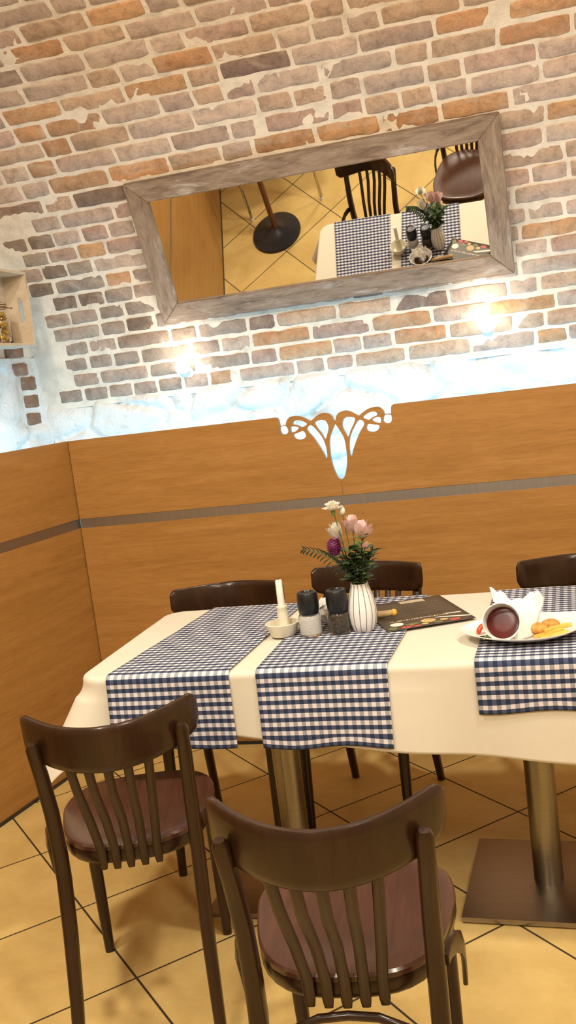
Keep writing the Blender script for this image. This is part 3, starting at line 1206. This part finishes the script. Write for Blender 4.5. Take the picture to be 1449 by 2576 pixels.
def pedestal(cx, wx, label):
    t = thing('pedestal_table', label, 'table', (cx, -0.455, 0), 0, 'steel pedestal tables under the cloth')
    MB().box((0, 0, 0.740), (wx, 0.66, 0.024), bev=0.004).build('tabletop', MT['brown_top'], t)
    MB().lathe([(0.040, 0.018), (0.040, 0.70)], seg=36).build('column', MT['steel'], t)
    MB().box((0, 0, 0.7195), (0.34, 0.34, 0.016), bev=0.003).build('top_bracket', MT['black_iron'], t)
    b = MB().box((0, 0, 0.012), (0.43, 0.43, 0.014), rot=R(-3), bev=0.002).build('base_plate', MT['plate_steel'], t)
    for (a, c) in ((1, 1), (1, -1), (-1, 1), (-1, -1)):
        MB().lathe([(0.018, 0.0), (0.018, 0.006)], (a * 0.18, c * 0.18, 0), 14).build('foot', MT['black_iron'], b)
    return t


pedestal(1.275, 0.80, 'pedestal table under the left half of the cloth, with a steel column')
t2 = pedestal(1.985, 0.58, 'pedestal table under the right half of the cloth, steel column on a square base plate')

XA, XB, YA, YB = 0.845, 2.45, -0.793, -0.127
RC = 0.055


def front_over(x):
    return 0.170 + max(0, x - 1.2) * 0.105 + max(0, 1.0 - x) * 0.18


def drape(px, py, off=0.0, fold=1.0):
    """point on the flat cloth -> draped point; table edge rounds off and the rest hangs"""
    qx = min(max(px, XA + RC), XB - RC)
    qy = min(max(py, YA + RC), YB - RC)
    d = Vector((px - qx, py - qy, 0))
    L = d.length
    if L <= RC:
        return Vector((px, py, ZT + off))
    d /= L
    e = L - RC
    r = 0.014
    corner = abs(d.x * d.y) * 2
    flare = 0.045 + 0.36 * corner
    if d.y < 0:
        flare += fold * d.y ** 4 * (0.045 * math.sin(px * 8.5 + 0.6) + 0.03 * math.sin(px * 19 + 1.0))
    if d.x < 0:
        flare += fold * d.x ** 4 * (0.26 + 0.06 * math.sin(py * 12))
    q = r * PI / 2
    if e < q:
        a = e / r
        out, zz = r * math.sin(a), -r * (1 - math.cos(a))
        nrm = d * math.sin(a) + Vector((0, 0, math.cos(a)))
    else:
        rest = e - q
        k = min(1, rest / 0.05)
        fl_ = flare * k
        out = r + flare * rest * k
        zz = -(r + rest * math.sqrt(max(0.3, 1 - fl_ * fl_)))
        nrm = d
    p = Vector((qx, qy, ZT)) + d * (RC + out) + Vector((0, 0, zz))
    return p + nrm * off


def cl_fn(u, v):
    u = u ** 1.5 if u < 1 else 1
    px = (XA - 0.235) + u * (XB + 0.2 - XA + 0.235)
    fo = front_over(max(px, XA))
    py = (YA - fo) + v * (YB + 0.20 - YA + fo)
    p = drape(px, py)
    p.z += 0.0012 * mnoise.noise(Vector((px * 5, py * 5, 0)))
    return p


cloth = tag(solid(MB().grid(cl_fn, 240, 170).build('tablecloth', MT['cloth'], angle=180), 0.0012, -1), 'cream tablecloth draped over the long table', 'tablecloth')


def runner(xn0, xn1, xf0, xf1, hem, label, seed, bunch=None):
    over = ZT - hem

    def fn(u, v):
        y = (YA - over) + v * (YB + 0.10 - YA + over)
        k = min(1, max(0, (y - YA) / (YB - YA)))
        x = (xn0 + (xf0 - xn0) * k) * (1 - u) + (xn1 + (xf1 - xn1) * k) * u
        lift = 0.0035 + 0.0012 * (1 + mnoise.noise(Vector((x * 12, y * 9, seed))))
        if bunch:
            for (bx, by, br, amp) in bunch:
                dd = math.hypot(x - bx, y - by) / br
                if dd < 1:
                    lift += amp * (1 - dd) ** 2 * (1 + math.sin((x + y * 0.6) * 190))
        # ripples in the hanging part
        y2 = y + (0.004 * math.sin(x * 24 + seed) if y < YA - over + 0.03 else 0)
        return drape(x, y2, lift)

    def uvf(u, v):
        return (u * (xn1 - xn0), v * (YB + 0.10 - YA + over))
    o = MB().grid(fn, 70, 200, 0, uvf).build('table_runner', MT['gingham'], angle=180)
    solid(o, 0.0008, 1)
    return tag(o, label, 'table runner', 'blue gingham runners across the table')


runner(0.925, 1.262, 0.995, 1.300, 0.553, 'blue gingham runner nearest the left end of the table', 1.0, [(1.27, -0.50, 0.10, 0.002)])
runner(1.333, 1.664, 1.345, 1.690, 0.553, 'blue gingham runner in the middle, under the salt and pepper mills', 2.0)
runner(1.872, 2.205, 1.892, 2.225, 0.625, 'blue gingham runner at the right edge, under the plate of food', 3.0)
ZR = ZT + 0.0068                # top of a runner

# ------------------------------------------------------------------ things on the table
t = thing('candle_holder', 'cream ceramic chamberstick with a saucer foot, left of the salt mill', 'candle holder', (1.327, -0.500, ZT + 0.0062))
MB().lathe([(0.001, 0.0), (0.033, 0.0), (0.036, 0.003), (0.046, 0.032), (0.0475, 0.036), (0.045, 0.037), (0.043, 0.033), (0.034, 0.007), (0.001, 0.006)], seg=40, close=False).build('saucer', MT['cream_ceramic'], t)
MB().lathe([(0.019, 0.006), (0.0175, 0.03), (0.0150, 0.060), (0.0145, 0.076), (0.0160, 0.079), (0.0155, 0.082), (0.0110, 0.082), (0.0110, 0.066), (0.001, 0.066)], (0.004, 0.004, 0), 28, close=False).build('socket', MT['cream_ceramic'], t)
MB().sweep([(0.044, 0.004, 0.020), (0.060, 0.006, 0.018), (0.066, 0.006, 0.028), (0.060, 0.006, 0.038), (0.045, 0.004, 0.033)], 0.0045, seg=10).build('handle', MT['cream_ceramic'], t)
t = thing('candle', 'white taper candle standing in the cream ceramic holder', 'candle', (1.331, -0.496, ZT + 0.0062 + 0.0665))
MB().lathe([(0.0100, 0.0), (0.0100, 0.03), (0.0096, 0.086), (0.0085, 0.089), (0.003, 0.0895)], seg=24).build('wax', MT['wax'], t)
MB().sweep([(0, 0, 0.088), (0.0006, 0, 0.095)], 0.0008, seg=6).build('wick', MT['black'], t)


def mill(x, y, fill, label):
    t = thing('spice_mill', label, 'spice mill', (x, y, ZR), 0, 'spice mills')
    MB().lathe([(0.001, 0), (0.029, 0), (0.0315, 0.003), (0.0315, 0.050), (0.029, 0.057), (0.0250, 0.0600), (0.0235, 0.0600), (0.0275, 0.0555), (0.0300, 0.049), (0.0300, 0.006), (0.001, 0.005)], seg=36, close=False).build('glass_jar', MT['glass'], t)
    MB().lathe([(0.001, 0.0055), (0.0296, 0.0062), (0.0296, 0.048), (0.026, 0.0555), (0.001, 0.055)], seg=32, close=False).build('filling', fill, t)
    MB().lathe([(0.0255, 0.0605), (0.0270, 0.062), (0.0298, 0.078), (0.0302, 0.093), (0.0280, 0.117), (0.0262, 0.1205), (0.018, 0.1215), (0.016, 0.1185), (0.001, 0.118)], seg=36, close=True).build('grinder_cap', MT['black'], t)
    return t


mill(1.412, -0.514, MT['salt'], 'salt mill with a black cap and white salt in its glass')
mill(1.492, -0.508, MT['pepper'], 'pepper mill with a black cap and dark peppercorns in its glass')

# vase: white with thin dark grooves
VX, VY = 1.556, -0.490
t = thing('vase', 'white bulbous vase with thin dark vertical grooves, holding flowers', 'vase', (VX, VY, ZR))
vp = [(0.001, 0.0), (0.028, 0.0), (0.031, 0.004), (0.0365, 0.022), (0.0395, 0.045), (0.0385, 0.066), (0.034, 0.090), (0.0275, 0.112), (0.0240, 0.124), (0.0240, 0.131), (0.0215, 0.131), (0.0215, 0.122), (0.030, 0.090), (0.034, 0.05), (0.001, 0.01)]
MB().lathe(vp, seg=112, ribs=28, rib=0.012, close=False).build('body', MT['ceramic'], t)
gv = MB()
for k in range(14):
    a = 2 * PI * (k + 0.3) / 14
    gv.sweep([((r_ + 0.0005) * math.cos(a + 0.10 * math.sin(z_ * 18)), (r_ + 0.0005) * math.sin(a + 0.10 * math.sin(z_ * 18)), z_) for (r_, z_) in smooth_loop(vp[2:10], False, 3)], 0.00085, seg=6)
gv.build('groove_lines', plain('groove_line_glaze', (0.16, 0.15, 0.14), 0.4), t)

# flowers: every stem stands in the vase and is a thing of its own
rf = random.Random(8)
ZN = ZR + 0.128


def stem_pts(tip, k=0):
    b = Vector((VX + (tip[0] - VX) * -0.10, VY + (tip[1] - VY) * -0.10, ZR + 0.03))
    n_ = Vector((VX + max(-0.015, min(0.015, (tip[0] - VX) * 0.35)), VY + max(-0.015, min(0.015, (tip[1] - VY) * 0.35)), ZN))
    T_ = Vector(tip)
    m_ = n_.lerp(T_, 0.5) + Vector((0, 0, 0.01))
    return [b, n_, m_, T_]


def petal(mb, c, d, length, width, cup=0.3, ruffle=0.0, seed=0.0, nu=6, nv=6):
    d = Vector(d).normalized()
    s_ = d.cross(Vector((0, 0, 1)))
    s_ = s_.normalized() if s_.length > 1e-3 else Vector((1, 0, 0))
    w_ = s_.cross(d)

    def fn(u, v):
        x = (u - 0.5) * 2
        wv = width * (math.sin(PI * min(1, v * 0.75 + 0.12)) ** 0.8)
        ru = ruffle * math.sin(x * 9 + seed) * v
        return Vector(c) + d * (length * v + ru) + s_ * (x * wv / 2) + w_ * (cup * length * (v * v) + cup * 0.5 * width * x * x + ru * 0.6)
    mb.grid(fn, nu, nv)


def leaf(mb, c, d, length, width, droop=0.25, roll=0.0):
    d = Vector(d).normalized()
    s_ = d.cross(Vector((0, 0, 1)))
    s_ = s_.normalized() if s_.length > 1e-3 else Vector((1, 0, 0))
    s_ = Matrix.Rotation(roll, 3, d) @ s_
    w_ = s_.cross(d)

    def fn(u, v):
        x = (u - 0.5) * 2
        wv = width * (math.sin(PI * v ** 0.8)) * 0.5 + 0.0004
        return Vector(c) + d * (length * v) + s_ * (x * wv) + w_ * (-droop * length * v * v + 0.25 * abs(x) * wv)
    mb.grid(fn, 4, 8)


def flower_root(name, label, cat='flower', group='flowers in the striped vase'):
    return thing(name, label, cat, (VX, VY, ZR), 0, group)


def rel(p):
    return Vector(p) - Vector((VX, VY, ZR))


def stem_part(root, tip, r=0.0016, mat='stem'):
    MB().sweep([rel(p) for p in stem_pts(tip)], r, seg=8).build('stem', MT[mat], root)


# white carnation
tip = (1.508, -0.494, 1.100)
t = flower_root('carnation', 'white ruffled carnation, tallest flower in the vase')
stem_part(t, tip)
mb = MB()
for ring, (n_, el, ln_) in enumerate(((9, 0.15, 0.026), (9, 0.55, 0.024), (7, 1.0, 0.020), (4, 1.35, 0.016))):
    for k in range(n_):
        a = 2 * PI * k / n_ + ring * 0.4
        petal(mb, rel(tip) + Vector((0, 0, 0.002 * ring)), (math.cos(a) * math.cos(el), math.sin(a) * math.cos(el), math.sin(el)), ln_ * 1.12, 0.023, 0.12, 0.0022, k * 1.7)
mb.build('petals', MT['petal_white'], t, angle=180)
MB().lathe([(0.003, -0.016), (0.006, -0.008), (0.007, 0.002)], rel(tip), 12).build('calyx', MT['leaf_light'], t)
# small white bud
tip = (1.531, -0.486, 1.090)
t = flower_root('flower_bud', 'small white flower bud just right of the tall carnation')
stem_part(t, tip, 0.0013)
MB().sphere(rel(tip) + Vector((0, 0, 0.006)), 0.010, sc=(0.85, 0.85, 1.15)).build('bud', MT['petal_white'], t)


def trumpet(tip, d, label, mat='petal_pink', sz=1.0):
    t = flower_root('pink_lily', label)
    stem_part(t, tip)
    mb = MB()
    d = Vector(d).normalized()
    a0 = d.cross(Vector((0, 1, 0.2))).normalized()
    b0 = d.cross(a0)
    for k in range(6):
        a = 2 * PI * k / 6 + 0.3
        petal(mb, rel(tip), d * 1.0 + (a0 * math.cos(a) + b0 * math.sin(a)) * (0.42 if k % 2 else 0.55), 0.040 * sz, 0.024 * sz, 0.10, 0.0, k)
    mb.build('petals', MT[mat], t, angle=180)
    s2 = MB()
    for k in range(4):
        a = 2 * PI * k / 4
        s2.sweep([rel(tip), rel(tip) + d * 0.026 * sz + (a0 * math.cos(a) + b0 * math.sin(a)) * 0.007], 0.0007, seg=6)
    s2.build('stamens', MT['gold'], t)


trumpet((1.556, -0.495, 1.034), (-0.12, -0.35, 1), 'pale pink lily opening upwards at the middle top of the bouquet', 'petal_pink', 1.25)
trumpet((1.583, -0.505, 1.018), (0.35, -0.45, 0.9), 'pale pink lily leaning right at the top of the bouquet', 'petal_pink', 1.3)
trumpet((1.507, -0.478, 1.014), (-0.2, -0.3, 1), 'pale cream and pink lily behind the purple bloom', 'petal_white', 1.25)
trumpet((1.588, -0.520, 0.995), (0.6, -0.6, 0.4), 'small pink lily low on the right side of the bouquet', 'petal_pink', 0.6)

# purple chrysanthemum
tip = (1.506, -0.510, 1.004)
t = flower_root('chrysanthemum', 'round purple chrysanthemum on the left of the bouquet')
stem_part(t, tip)
mb = MB()
ax = Vector((-0.45, -0.80, 0.35)).normalized()
a0 = ax.cross(Vector((0, 0, 1))).normalized()
b0 = ax.cross(a0)
for ring in range(6):
    el = 0.15 + ring * 0.25
    n_ = [22, 20, 17, 13, 9, 5][ring]
    for k in range(n_):
        a = 2 * PI * k / n_ + ring * 0.37
        d = (a0 * math.cos(a) + b0 * math.sin(a)) * math.cos(el) + ax * math.sin(el)
        petal(mb, rel(tip), d, 0.0255 - 0.0006 * ring, 0.0120, -0.25, 0, 0, 3, 4)
mb.sphere(rel(tip) + ax * 0.004, 0.0185)
mb.build('petals', MT['petal_purple'], t, angle=180)

# fern sprig pointing left
t = flower_root('fern_sprig', 'green fern sprig sticking out to the left of the bouquet', 'leaf', 'greenery in the striped vase')
path = [rel(p) for p in smooth_loop([(VX, VY, ZR + 0.03), (VX - 0.012, VY - 0.008, ZN), (1.515, -0.505, 0.945), (1.470, -0.512, 0.985), (1.420, -0.512, 1.002)], False, 5)]
MB().sweep(path, 0.0012, seg=6).build('stem', MT['stem'], t)
mb = MB()
n_ = len(path)
for i in range(9, n_):
    q = (i - 9) / (n_ - 10)
    tg = (path[min(i + 1, n_ - 1)] - path[i - 1]).normalized()
    for sd in (-1, 1):
        leaf(mb, path[i], tg * 0.7 + Vector((0.1 * sd, -0.35 * sd, 0.75 * sd)), 0.040 * (1 - 0.55 * q), 0.015, 0.15)
leaf(mb, path[-1], (-1, 0, 0.1), 0.016, 0.006)
mb.build('leaflets', MT['leaf'], t, angle=180)


def sprig(tip, mat, label, n_=14, L=0.034, wd=0.015, group='greenery in the striped vase', spread=1.0):
    t = flower_root('leafy_sprig', label, 'leaf', group)
    P = [rel(p) for p in stem_pts(tip)]
    MB().sweep(P, 0.0014, seg=6).build('stem', MT['stem'], t)
    mb = MB()
    for k in range(n_):
        q = (k + 0.5) / n_
        c = P[1].lerp(P[3], q) + Vector((0, 0, 0.006 * math.sin(PI * q)))
        a = k * 2.4 + tip[0] * 90
        leaf(mb, c, (math.cos(a) * spread, math.sin(a) * spread, 0.55), L * rf.uniform(0.75, 1.15), wd * rf.uniform(0.8, 1.15), 0.3, rf.uniform(-0.6, 0.6))
    mb.build('leaves', MT[mat], t, angle=180)


sprig((1.545, -0.520, 0.995), 'leaf', 'dark green leafy sprig filling the middle of the bouquet', 24, 0.046, 0.022)
sprig((1.590, -0.510, 0.978), 'leaf_blue', 'blue green leafy sprig on the right side of the bouquet, low above the vase', 20, 0.040, 0.017)
sprig((1.525, -0.505, 0.955), 'leaf_blue', 'blue green leafy sprig low on the left, under the purple bloom', 20, 0.040, 0.017)
sprig((1.582, -0.515, 1.028), 'leaf_light', 'light green leafy sprig under the pink lilies at upper right', 20, 0.036, 0.015)
sprig((1.605, -0.490, 0.990), 'leaf', 'dark green leafy sprig reaching to the right of the bouquet', 16, 0.042, 0.018)
sprig((1.560, -0.470, 0.985), 'leaf', 'dark green leafy sprig at the back of the bouquet, seen in the mirror', 22, 0.044, 0.020)

# small dish with gravy and a crumpled napkin behind the mills
BX, BY = 1.457, -0.395
t = thing('sauce_dish', 'small white dish with brown sauce left in it, behind the salt and pepper mills', 'dish', (BX, BY, ZR))
MB().lathe([(0.001, 0), (0.030, 0), (0.033, 0.004), (0.050, 0.020), (0.062, 0.034), (0.064, 0.037), (0.0605, 0.037), (0.048, 0.023), (0.030, 0.008), (0.001, 0.007)], seg=40, close=False).build('bowl', MT['ceramic'], t)
MB().lathe([(0.001, 0.017), (0.030, 0.0165), (0.040, 0.0165)], seg=30, close=False).build('sauce', MT['gravy'], t)


def crumple(c, sx, sy, h, seed, tilt=None):
    def fn(u, v):
        x, y = (u - 0.5) * 2, (v - 0.5) * 2
        p = Vector((x * 2.1 + seed, y * 2.1, seed))
        z_ = 0.55 * mnoise.noise(p) + 0.45 * abs(mnoise.noise(p * 2.2)) + 0.5 * (1 - x * x * 0.5 - y * y * 0.5)
        dx = 0.18 * mnoise.noise(p * 1.4 + Vector((7, 0, 0)))
        dy = 0.18 * mnoise.noise(p * 1.4 + Vector((0, 9, 0)))
        return Vector((c[0] + (x + dx) * sx, c[1] + (y + dy) * sy, c[2] + z_ * h))
    return MB().grid(fn, 26, 26)


nk = crumple((BX - 0.008, BY - 0.004, ZR + 0.040), 0.042, 0.036, 0.050, 3.1)
tag(solid(nk.build('paper_napkin', MT['napkin'], angle=28), 0.0006), 'crumpled white paper napkin lying in the small dish behind the mills', 'napkin')
t = thing('breadstick', 'pale yellow breadstick lying behind the striped vase', 'bread', (1.515, -0.385, ZR + 0.010), 0)
MB().sweep([(0, 0, 0), (0.035, -0.003, 0.003), (0.075, -0.004, 0.003), (0.108, -0.002, 0.006)], [0.007, 0.009, 0.010, 0.008], seg=12).build('crust', plain('bread_crust', (0.58, 0.42, 0.20), 0.7, 0.2, 60), t)
MB().sphere((0.110, -0.002, 0.006), 0.0105, sc=(0.9, 1, 1)).build('tip', MT['fries'], t)

# ------------------------------------------------------------------ menu sheet
ma = math.atan2(0.100, 0.225)
mroot2 = thing('menu_card', 'dark brown printed menu sheet with food pictures, right of the vase', 'menu', (1.628, -0.536, ZT + 0.0072), ma)
MWD, MHT = 0.248, 0.312


def pz(x, y):
    return 0.0006 * math.sin(x * 20) + 0.0006


MB().grid(lambda u, v: (u * MWD, v * MHT, pz(u * MWD, 0)), 12, 12).build('sheet', MT['menu'], mroot2)
solid(mroot2.children[0], 0.0008, -1)


def printed(name, mat, polys, dz=0.0012):
    if name.endswith('picture') and len(polys) > 1:
        return [printed(name, mat, [P], dz) for P in polys]
    mb = MB()
    for P in polys:
        mb.add([(x, y, pz(x, 0) + dz) for x, y in P], [list(range(len(P)))])
    return mb.build(name, MT[mat], mroot2, False)


def ell(cx, cy, a, b, n_=20):
    return [(cx + a * math.cos(2 * PI * k / n_), cy + b * math.sin(2 * PI * k / n_)) for k in range(n_)]


def quad(x0, y0, x1, y1):
    return [(x0, y0), (x1, y0), (x1, y1), (x0, y1)]


def scribble(x0, x1, y, h, rr):
    """illegible small print: a row of short uneven strokes"""
    out = []
    x = x0
    while x < x1:
        w_ = rr.uniform(0.003, 0.009)
        yy = y + rr.uniform(-0.15, 0.15) * h
        hh = h * rr.uniform(0.5, 1.0)
        out.append([(x, yy), (min(x + w_, x1), yy + 0.1 * h), (min(x + w_, x1), yy + hh), (x, yy + hh * 0.8)])
        x += w_ + rr.uniform(0.001, 0.0035)
    return out


rm_ = random.Random(21)
printed('notice_box', 'beige', [quad(0.115, 0.268, 0.190, 0.300)])
printed('title_lettering', 'gold', scribble(0.030, 0.205, 0.080, 0.013, rm_))
for yy in (0.245, 0.225, 0.205, 0.180, 0.155, 0.130):
    printed('print_line', 'faint', scribble(0.02, 0.10, yy, 0.004, rm_))
    printed('print_line', 'faint', scribble(0.125, 0.225, yy + 0.003, 0.004, rm_))
printed('plate_picture', 'print_white', [ell(0.040, 0.052, 0.019, 0.018)], 0.0014)
printed('food_picture', 'print_tan', [ell(0.128, 0.045, 0.021, 0.020), ell(0.11, 0.018, 0.010, 0.008), ell(0.17, 0.035, 0.012, 0.01)], 0.0014)
printed('food_picture', 'print_red', [ell(0.055, 0.012, 0.014, 0.009), ell(0.088, 0.010, 0.012, 0.007), ell(0.196, 0.020, 0.016, 0.010), ell(0.075, 0.022, 0.006, 0.006)], 0.0014)
printed('food_picture', 'print_green', [ell(0.080, 0.035, 0.022, 0.009), ell(0.148, 0.018, 0.013, 0.008), ell(0.02, 0.02, 0.012, 0.012)], 0.0013)
printed('banner_picture', 'print_white', [[(0.150, 0.064), (0.246, 0.028), (0.246, 0.040), (0.17, 0.068)], [(0.20, 0.085), (0.235, 0.080), (0.235, 0.090), (0.19, 0.094)]], 0.0013)

# ------------------------------------------------------------------ plate with leftovers
PX, PY = 1.995, -0.622
t = thing('plate', 'white oval plate of leftovers at the right of the table', 'plate', (PX, PY, ZR))
vs_, fs = [], []
rg = [(0.0, 0.004), (0.55, 0.004), (0.62, 0.006), (0.85, 0.013), (1.0, 0.021), (1.005, 0.0235), (0.985, 0.0235), (0.84, 0.0165), (0.60, 0.0085), (0.0, 0.0075)]
rg = [(0.0, 0.0), (0.55, 0.0), (0.62, 0.003), (0.85, 0.013), (1.0, 0.0215), (1.005, 0.0240), (0.985, 0.0240), (0.84, 0.0165), (0.60, 0.0065), (0.0, 0.0055)]
NSEG = 64
for (k_, z_) in rg:
    for i in range(NSEG):
        a = 2 * PI * i / NSEG
        ca, sa = math.cos(a), math.sin(a)
        rx_, ry_ = 0.150, 0.122
        pt = 1 + 0.10 * abs(ca) ** 6
        up_ = 0.016 * (max(0, ca) ** 3) * max(0, (k_ - 0.55)) / 0.45
        vs_.append((rx_ * ca * k_ * pt, ry_ * sa * k_, z_ + up_))
for i in range(len(rg) - 1):
    for k in range(NSEG):
        fs.append([i * NSEG + k, i * NSEG + (k + 1) % NSEG, (i + 1) * NSEG + (k + 1) % NSEG, (i + 1) * NSEG + k])
MB().add(vs_, fs).build('dish', MT['ceramic'], t)
ZP = ZR + 0.0065
# tipped ramekin of red sauce
cax = Vector((-0.06, -0.95, 0.27)).normalized()
cc = Vector((1.940, -0.668, ZP + 0.043))
t = thing('ramekin', 'white ramekin of dark red sauce tipped towards the camera on the plate', 'bowl', cc)
MB().lathe([(0.001, 0.0), (0.036, 0.0), (0.039, 0.003), (0.0455, 0.042), (0.0460, 0.046), (0.0435, 0.046), (0.0425, 0.042), (0.037, 0.006), (0.001, 0.005)], (0, 0, 0), 40, axis=cax, close=False).build('cup', MT['ceramic'], t)
Q = Vector((0, 0, 1)).rotation_difference(cax).to_matrix()
sv, sf = [], []
for j, (r_, z_) in enumerate(((0.0, 0.019), (0.02, 0.0193), (0.033, 0.0200), (0.0375, 0.0210))):
    for k in range(32):
        a = 2 * PI * k / 32
        lowv = Q.transposed() @ Vector((0, 0, -1))
        p = Vector((r_ * math.cos(a), r_ * math.sin(a), z_))
        p.z += 0.013 * (p.x * lowv.x + p.y * lowv.y) / 0.0375
        if j:
            p.x += 0.002 * lowv.x
            p.y += 0.002 * lowv.y
        sv.append(Q @ p)
for j in range(3):
    for k in range(32):
        sf.append([j * 32 + k, j * 32 + (k + 1) % 32, (j + 1) * 32 + (k + 1) % 32, (j + 1) * 32 + k])
MB().add(sv, sf).build('sauce', MT['sauce'], t)


# napkin wrapped around the ramekin
def nap(u, v):
    # u across left->right, v bottom->top
    BLv, BRv = Vector((1.968, -0.708, ZP + 0.004)), Vector((2.010, -0.696, ZP + 0.003))
    TLv, TRv = Vector((1.910, -0.612, ZP + 0.098)), Vector((2.044, -0.597, ZP + 0.082))
    p = BLv.lerp(BRv, u).lerp(TLv.lerp(TRv, u), v)
    bul = math.sin(PI * u) * math.sin(PI * min(1, v * 1.1)) * 0.020
    n1 = mnoise.noise(Vector((u * 3.2, v * 3.2, 4.4)))
    n2 = abs(mnoise.noise(Vector((u * 5, v * 5, 1.4))))
    p += Vector((0.25, -0.75, 0.35)) * (bul + 0.012 * n1 * v)
    p.z += 0.020 * (n2 - 0.2) * v + (0.012 * math.sin(u * 8.5 + 1.0) if v > 0.9 else 0)
    p.y += 0.03 * (1 - v) * u
    return p


tag(solid(MB().grid(nap, 26, 24).build('paper_napkin', MT['napkin'], angle=30), 0.0007), 'crumpled white paper napkin wrapped round the ramekin on the plate', 'napkin')
nk2 = crumple((1.978, -0.552, ZP + 0.024), 0.050, 0.030, 0.034, 8.3)
rn = random.Random(5)
for k, (dx, dy, rz, L) in enumerate(((2.046, -0.674, 0.25, 0.075), (2.058, -0.689, 0.18, 0.068), (2.062, -0.664, 0.42, 0.060), (2.074, -0.652, 0.05, 0.055))):
    fm = MB().box((0, 0, 0), (L, 0.011, 0.010), bev=0.0025)
    o = fm.build('french_fry', MT['fries'])
    o.location = (dx, dy, ZP + 0.008 + (0.0095 if k > 1 else 0) + 0.001)
    o.rotation_euler = (0, -0.14, rz)
    tag(o, ['golden french fry lying nearest the front rim of the plate', 'golden french fry second from the front rim of the plate', 'golden french fry lying on top of the others towards the nuggets', 'golden french fry furthest right, tip at the plate edge'][k], 'french fry', 'french fries on the plate')
for k, (dx, dy, r_) in enumerate(((2.022, -0.656, 0.021), (2.050, -0.622, 0.019))):
    mb = MB().sphere((0, 0, 0), r_, 18, 12, (1.25, 0.95, 0.72))
    mb.v = [tuple(Vector(p) * (1 + 0.10 * mnoise.noise(Vector(p) * 60 + Vector((k * 5, 0, 0))))) for p in mb.v]
    o = mb.build('nugget', MT['nugget'])
    o.location = (dx, dy, ZP + 0.017)
    tag(o, ['golden breaded nugget next to the napkin on the plate', 'golden breaded nugget behind the fries on the plate'][k], 'nugget', 'breaded nuggets on the plate')
mb = MB()
mb.sweep([(0.018 * math.cos(a), 0, 0.018 * math.sin(a)) for a in [PI * k / 10 for k in range(11)]], [0.004] + [0.0065] * 9 + [0.004], 0.005, seg=10, side=(0, 1, 0))
o = mb.build('tomato_wedge', MT['tomato'])
o.location = (1.882, -0.632, ZP + 0.010)
o.rotation_euler = (0.3, 0, 1.1)
tag(o, 'small red tomato wedge at the left rim of the plate', 'tomato')
mb = MB()
for k in range(7):
    a = k * 0.9
    leaf(mb, (0, 0, 0.002 + k * 0.0012), (math.cos(a), math.sin(a), 0.25), 0.020, 0.012, 0.4, 0.3)
o = mb.build('lettuce_scrap', MT['leaf_light'], angle=180)
o.location = (1.895, -0.694, ZP + 0.008)
tag(o, 'small green lettuce scrap at the front left rim of the plate', 'lettuce')

# ------------------------------------------------------------------ things seen only in the mirror
t = thing('coat_stand', 'brown pole on a round black base, seen in the mirror', 'coat stand', (0.235, -1.735, 0))
MB().lathe([(0.001, 0), (0.178, 0.0), (0.182, 0.006), (0.178, 0.016), (0.12, 0.026), (0.05, 0.036), (0.032, 0.050), (0.001, 0.050)], seg=56, close=False).build('base', MT['black_iron'], t)
MB().lathe([(0.020, 0.048), (0.020, 1.70), (0.026, 1.715), (0.012, 1.74), (0.022, 1.76), (0.001, 1.785)], seg=24).build('pole', MT['brown_top'], t)
for k in range(4):
    a = k * PI / 2 + 0.4
    MB().sweep([(0.018 * math.cos(a), 0.018 * math.sin(a), 1.58), (0.09 * math.cos(a), 0.09 * math.sin(a), 1.60), (0.13 * math.cos(a), 0.13 * math.sin(a), 1.67)], 0.008, seg=10).build('hook', MT['brown_top'], t)
t = thing('side_table', 'brown topped table on thin metal legs beside the round black base, seen in the mirror', 'table', (0.243, -2.24, 0), R(-9.8))
MB().box((0, 0, 0.735), (0.64, 0.66, 0.03), bev=0.004).build('tabletop', MT['brown_top'], t)
for (a, c) in ((1, 1), (1, -1), (-1, 1), (-1, -1)):
    lg = MB().lathe([(0.0115, 0.012), (0.0115, 0.72)], (a * 0.27, c * 0.30, 0), 16).build('leg', MT['chrome'], t)
    MB().lathe([(0.015, 0.0), (0.015, 0.016)], (a * 0.27, c * 0.30, 0), 16).build('foot', MT['ceramic'], lg)
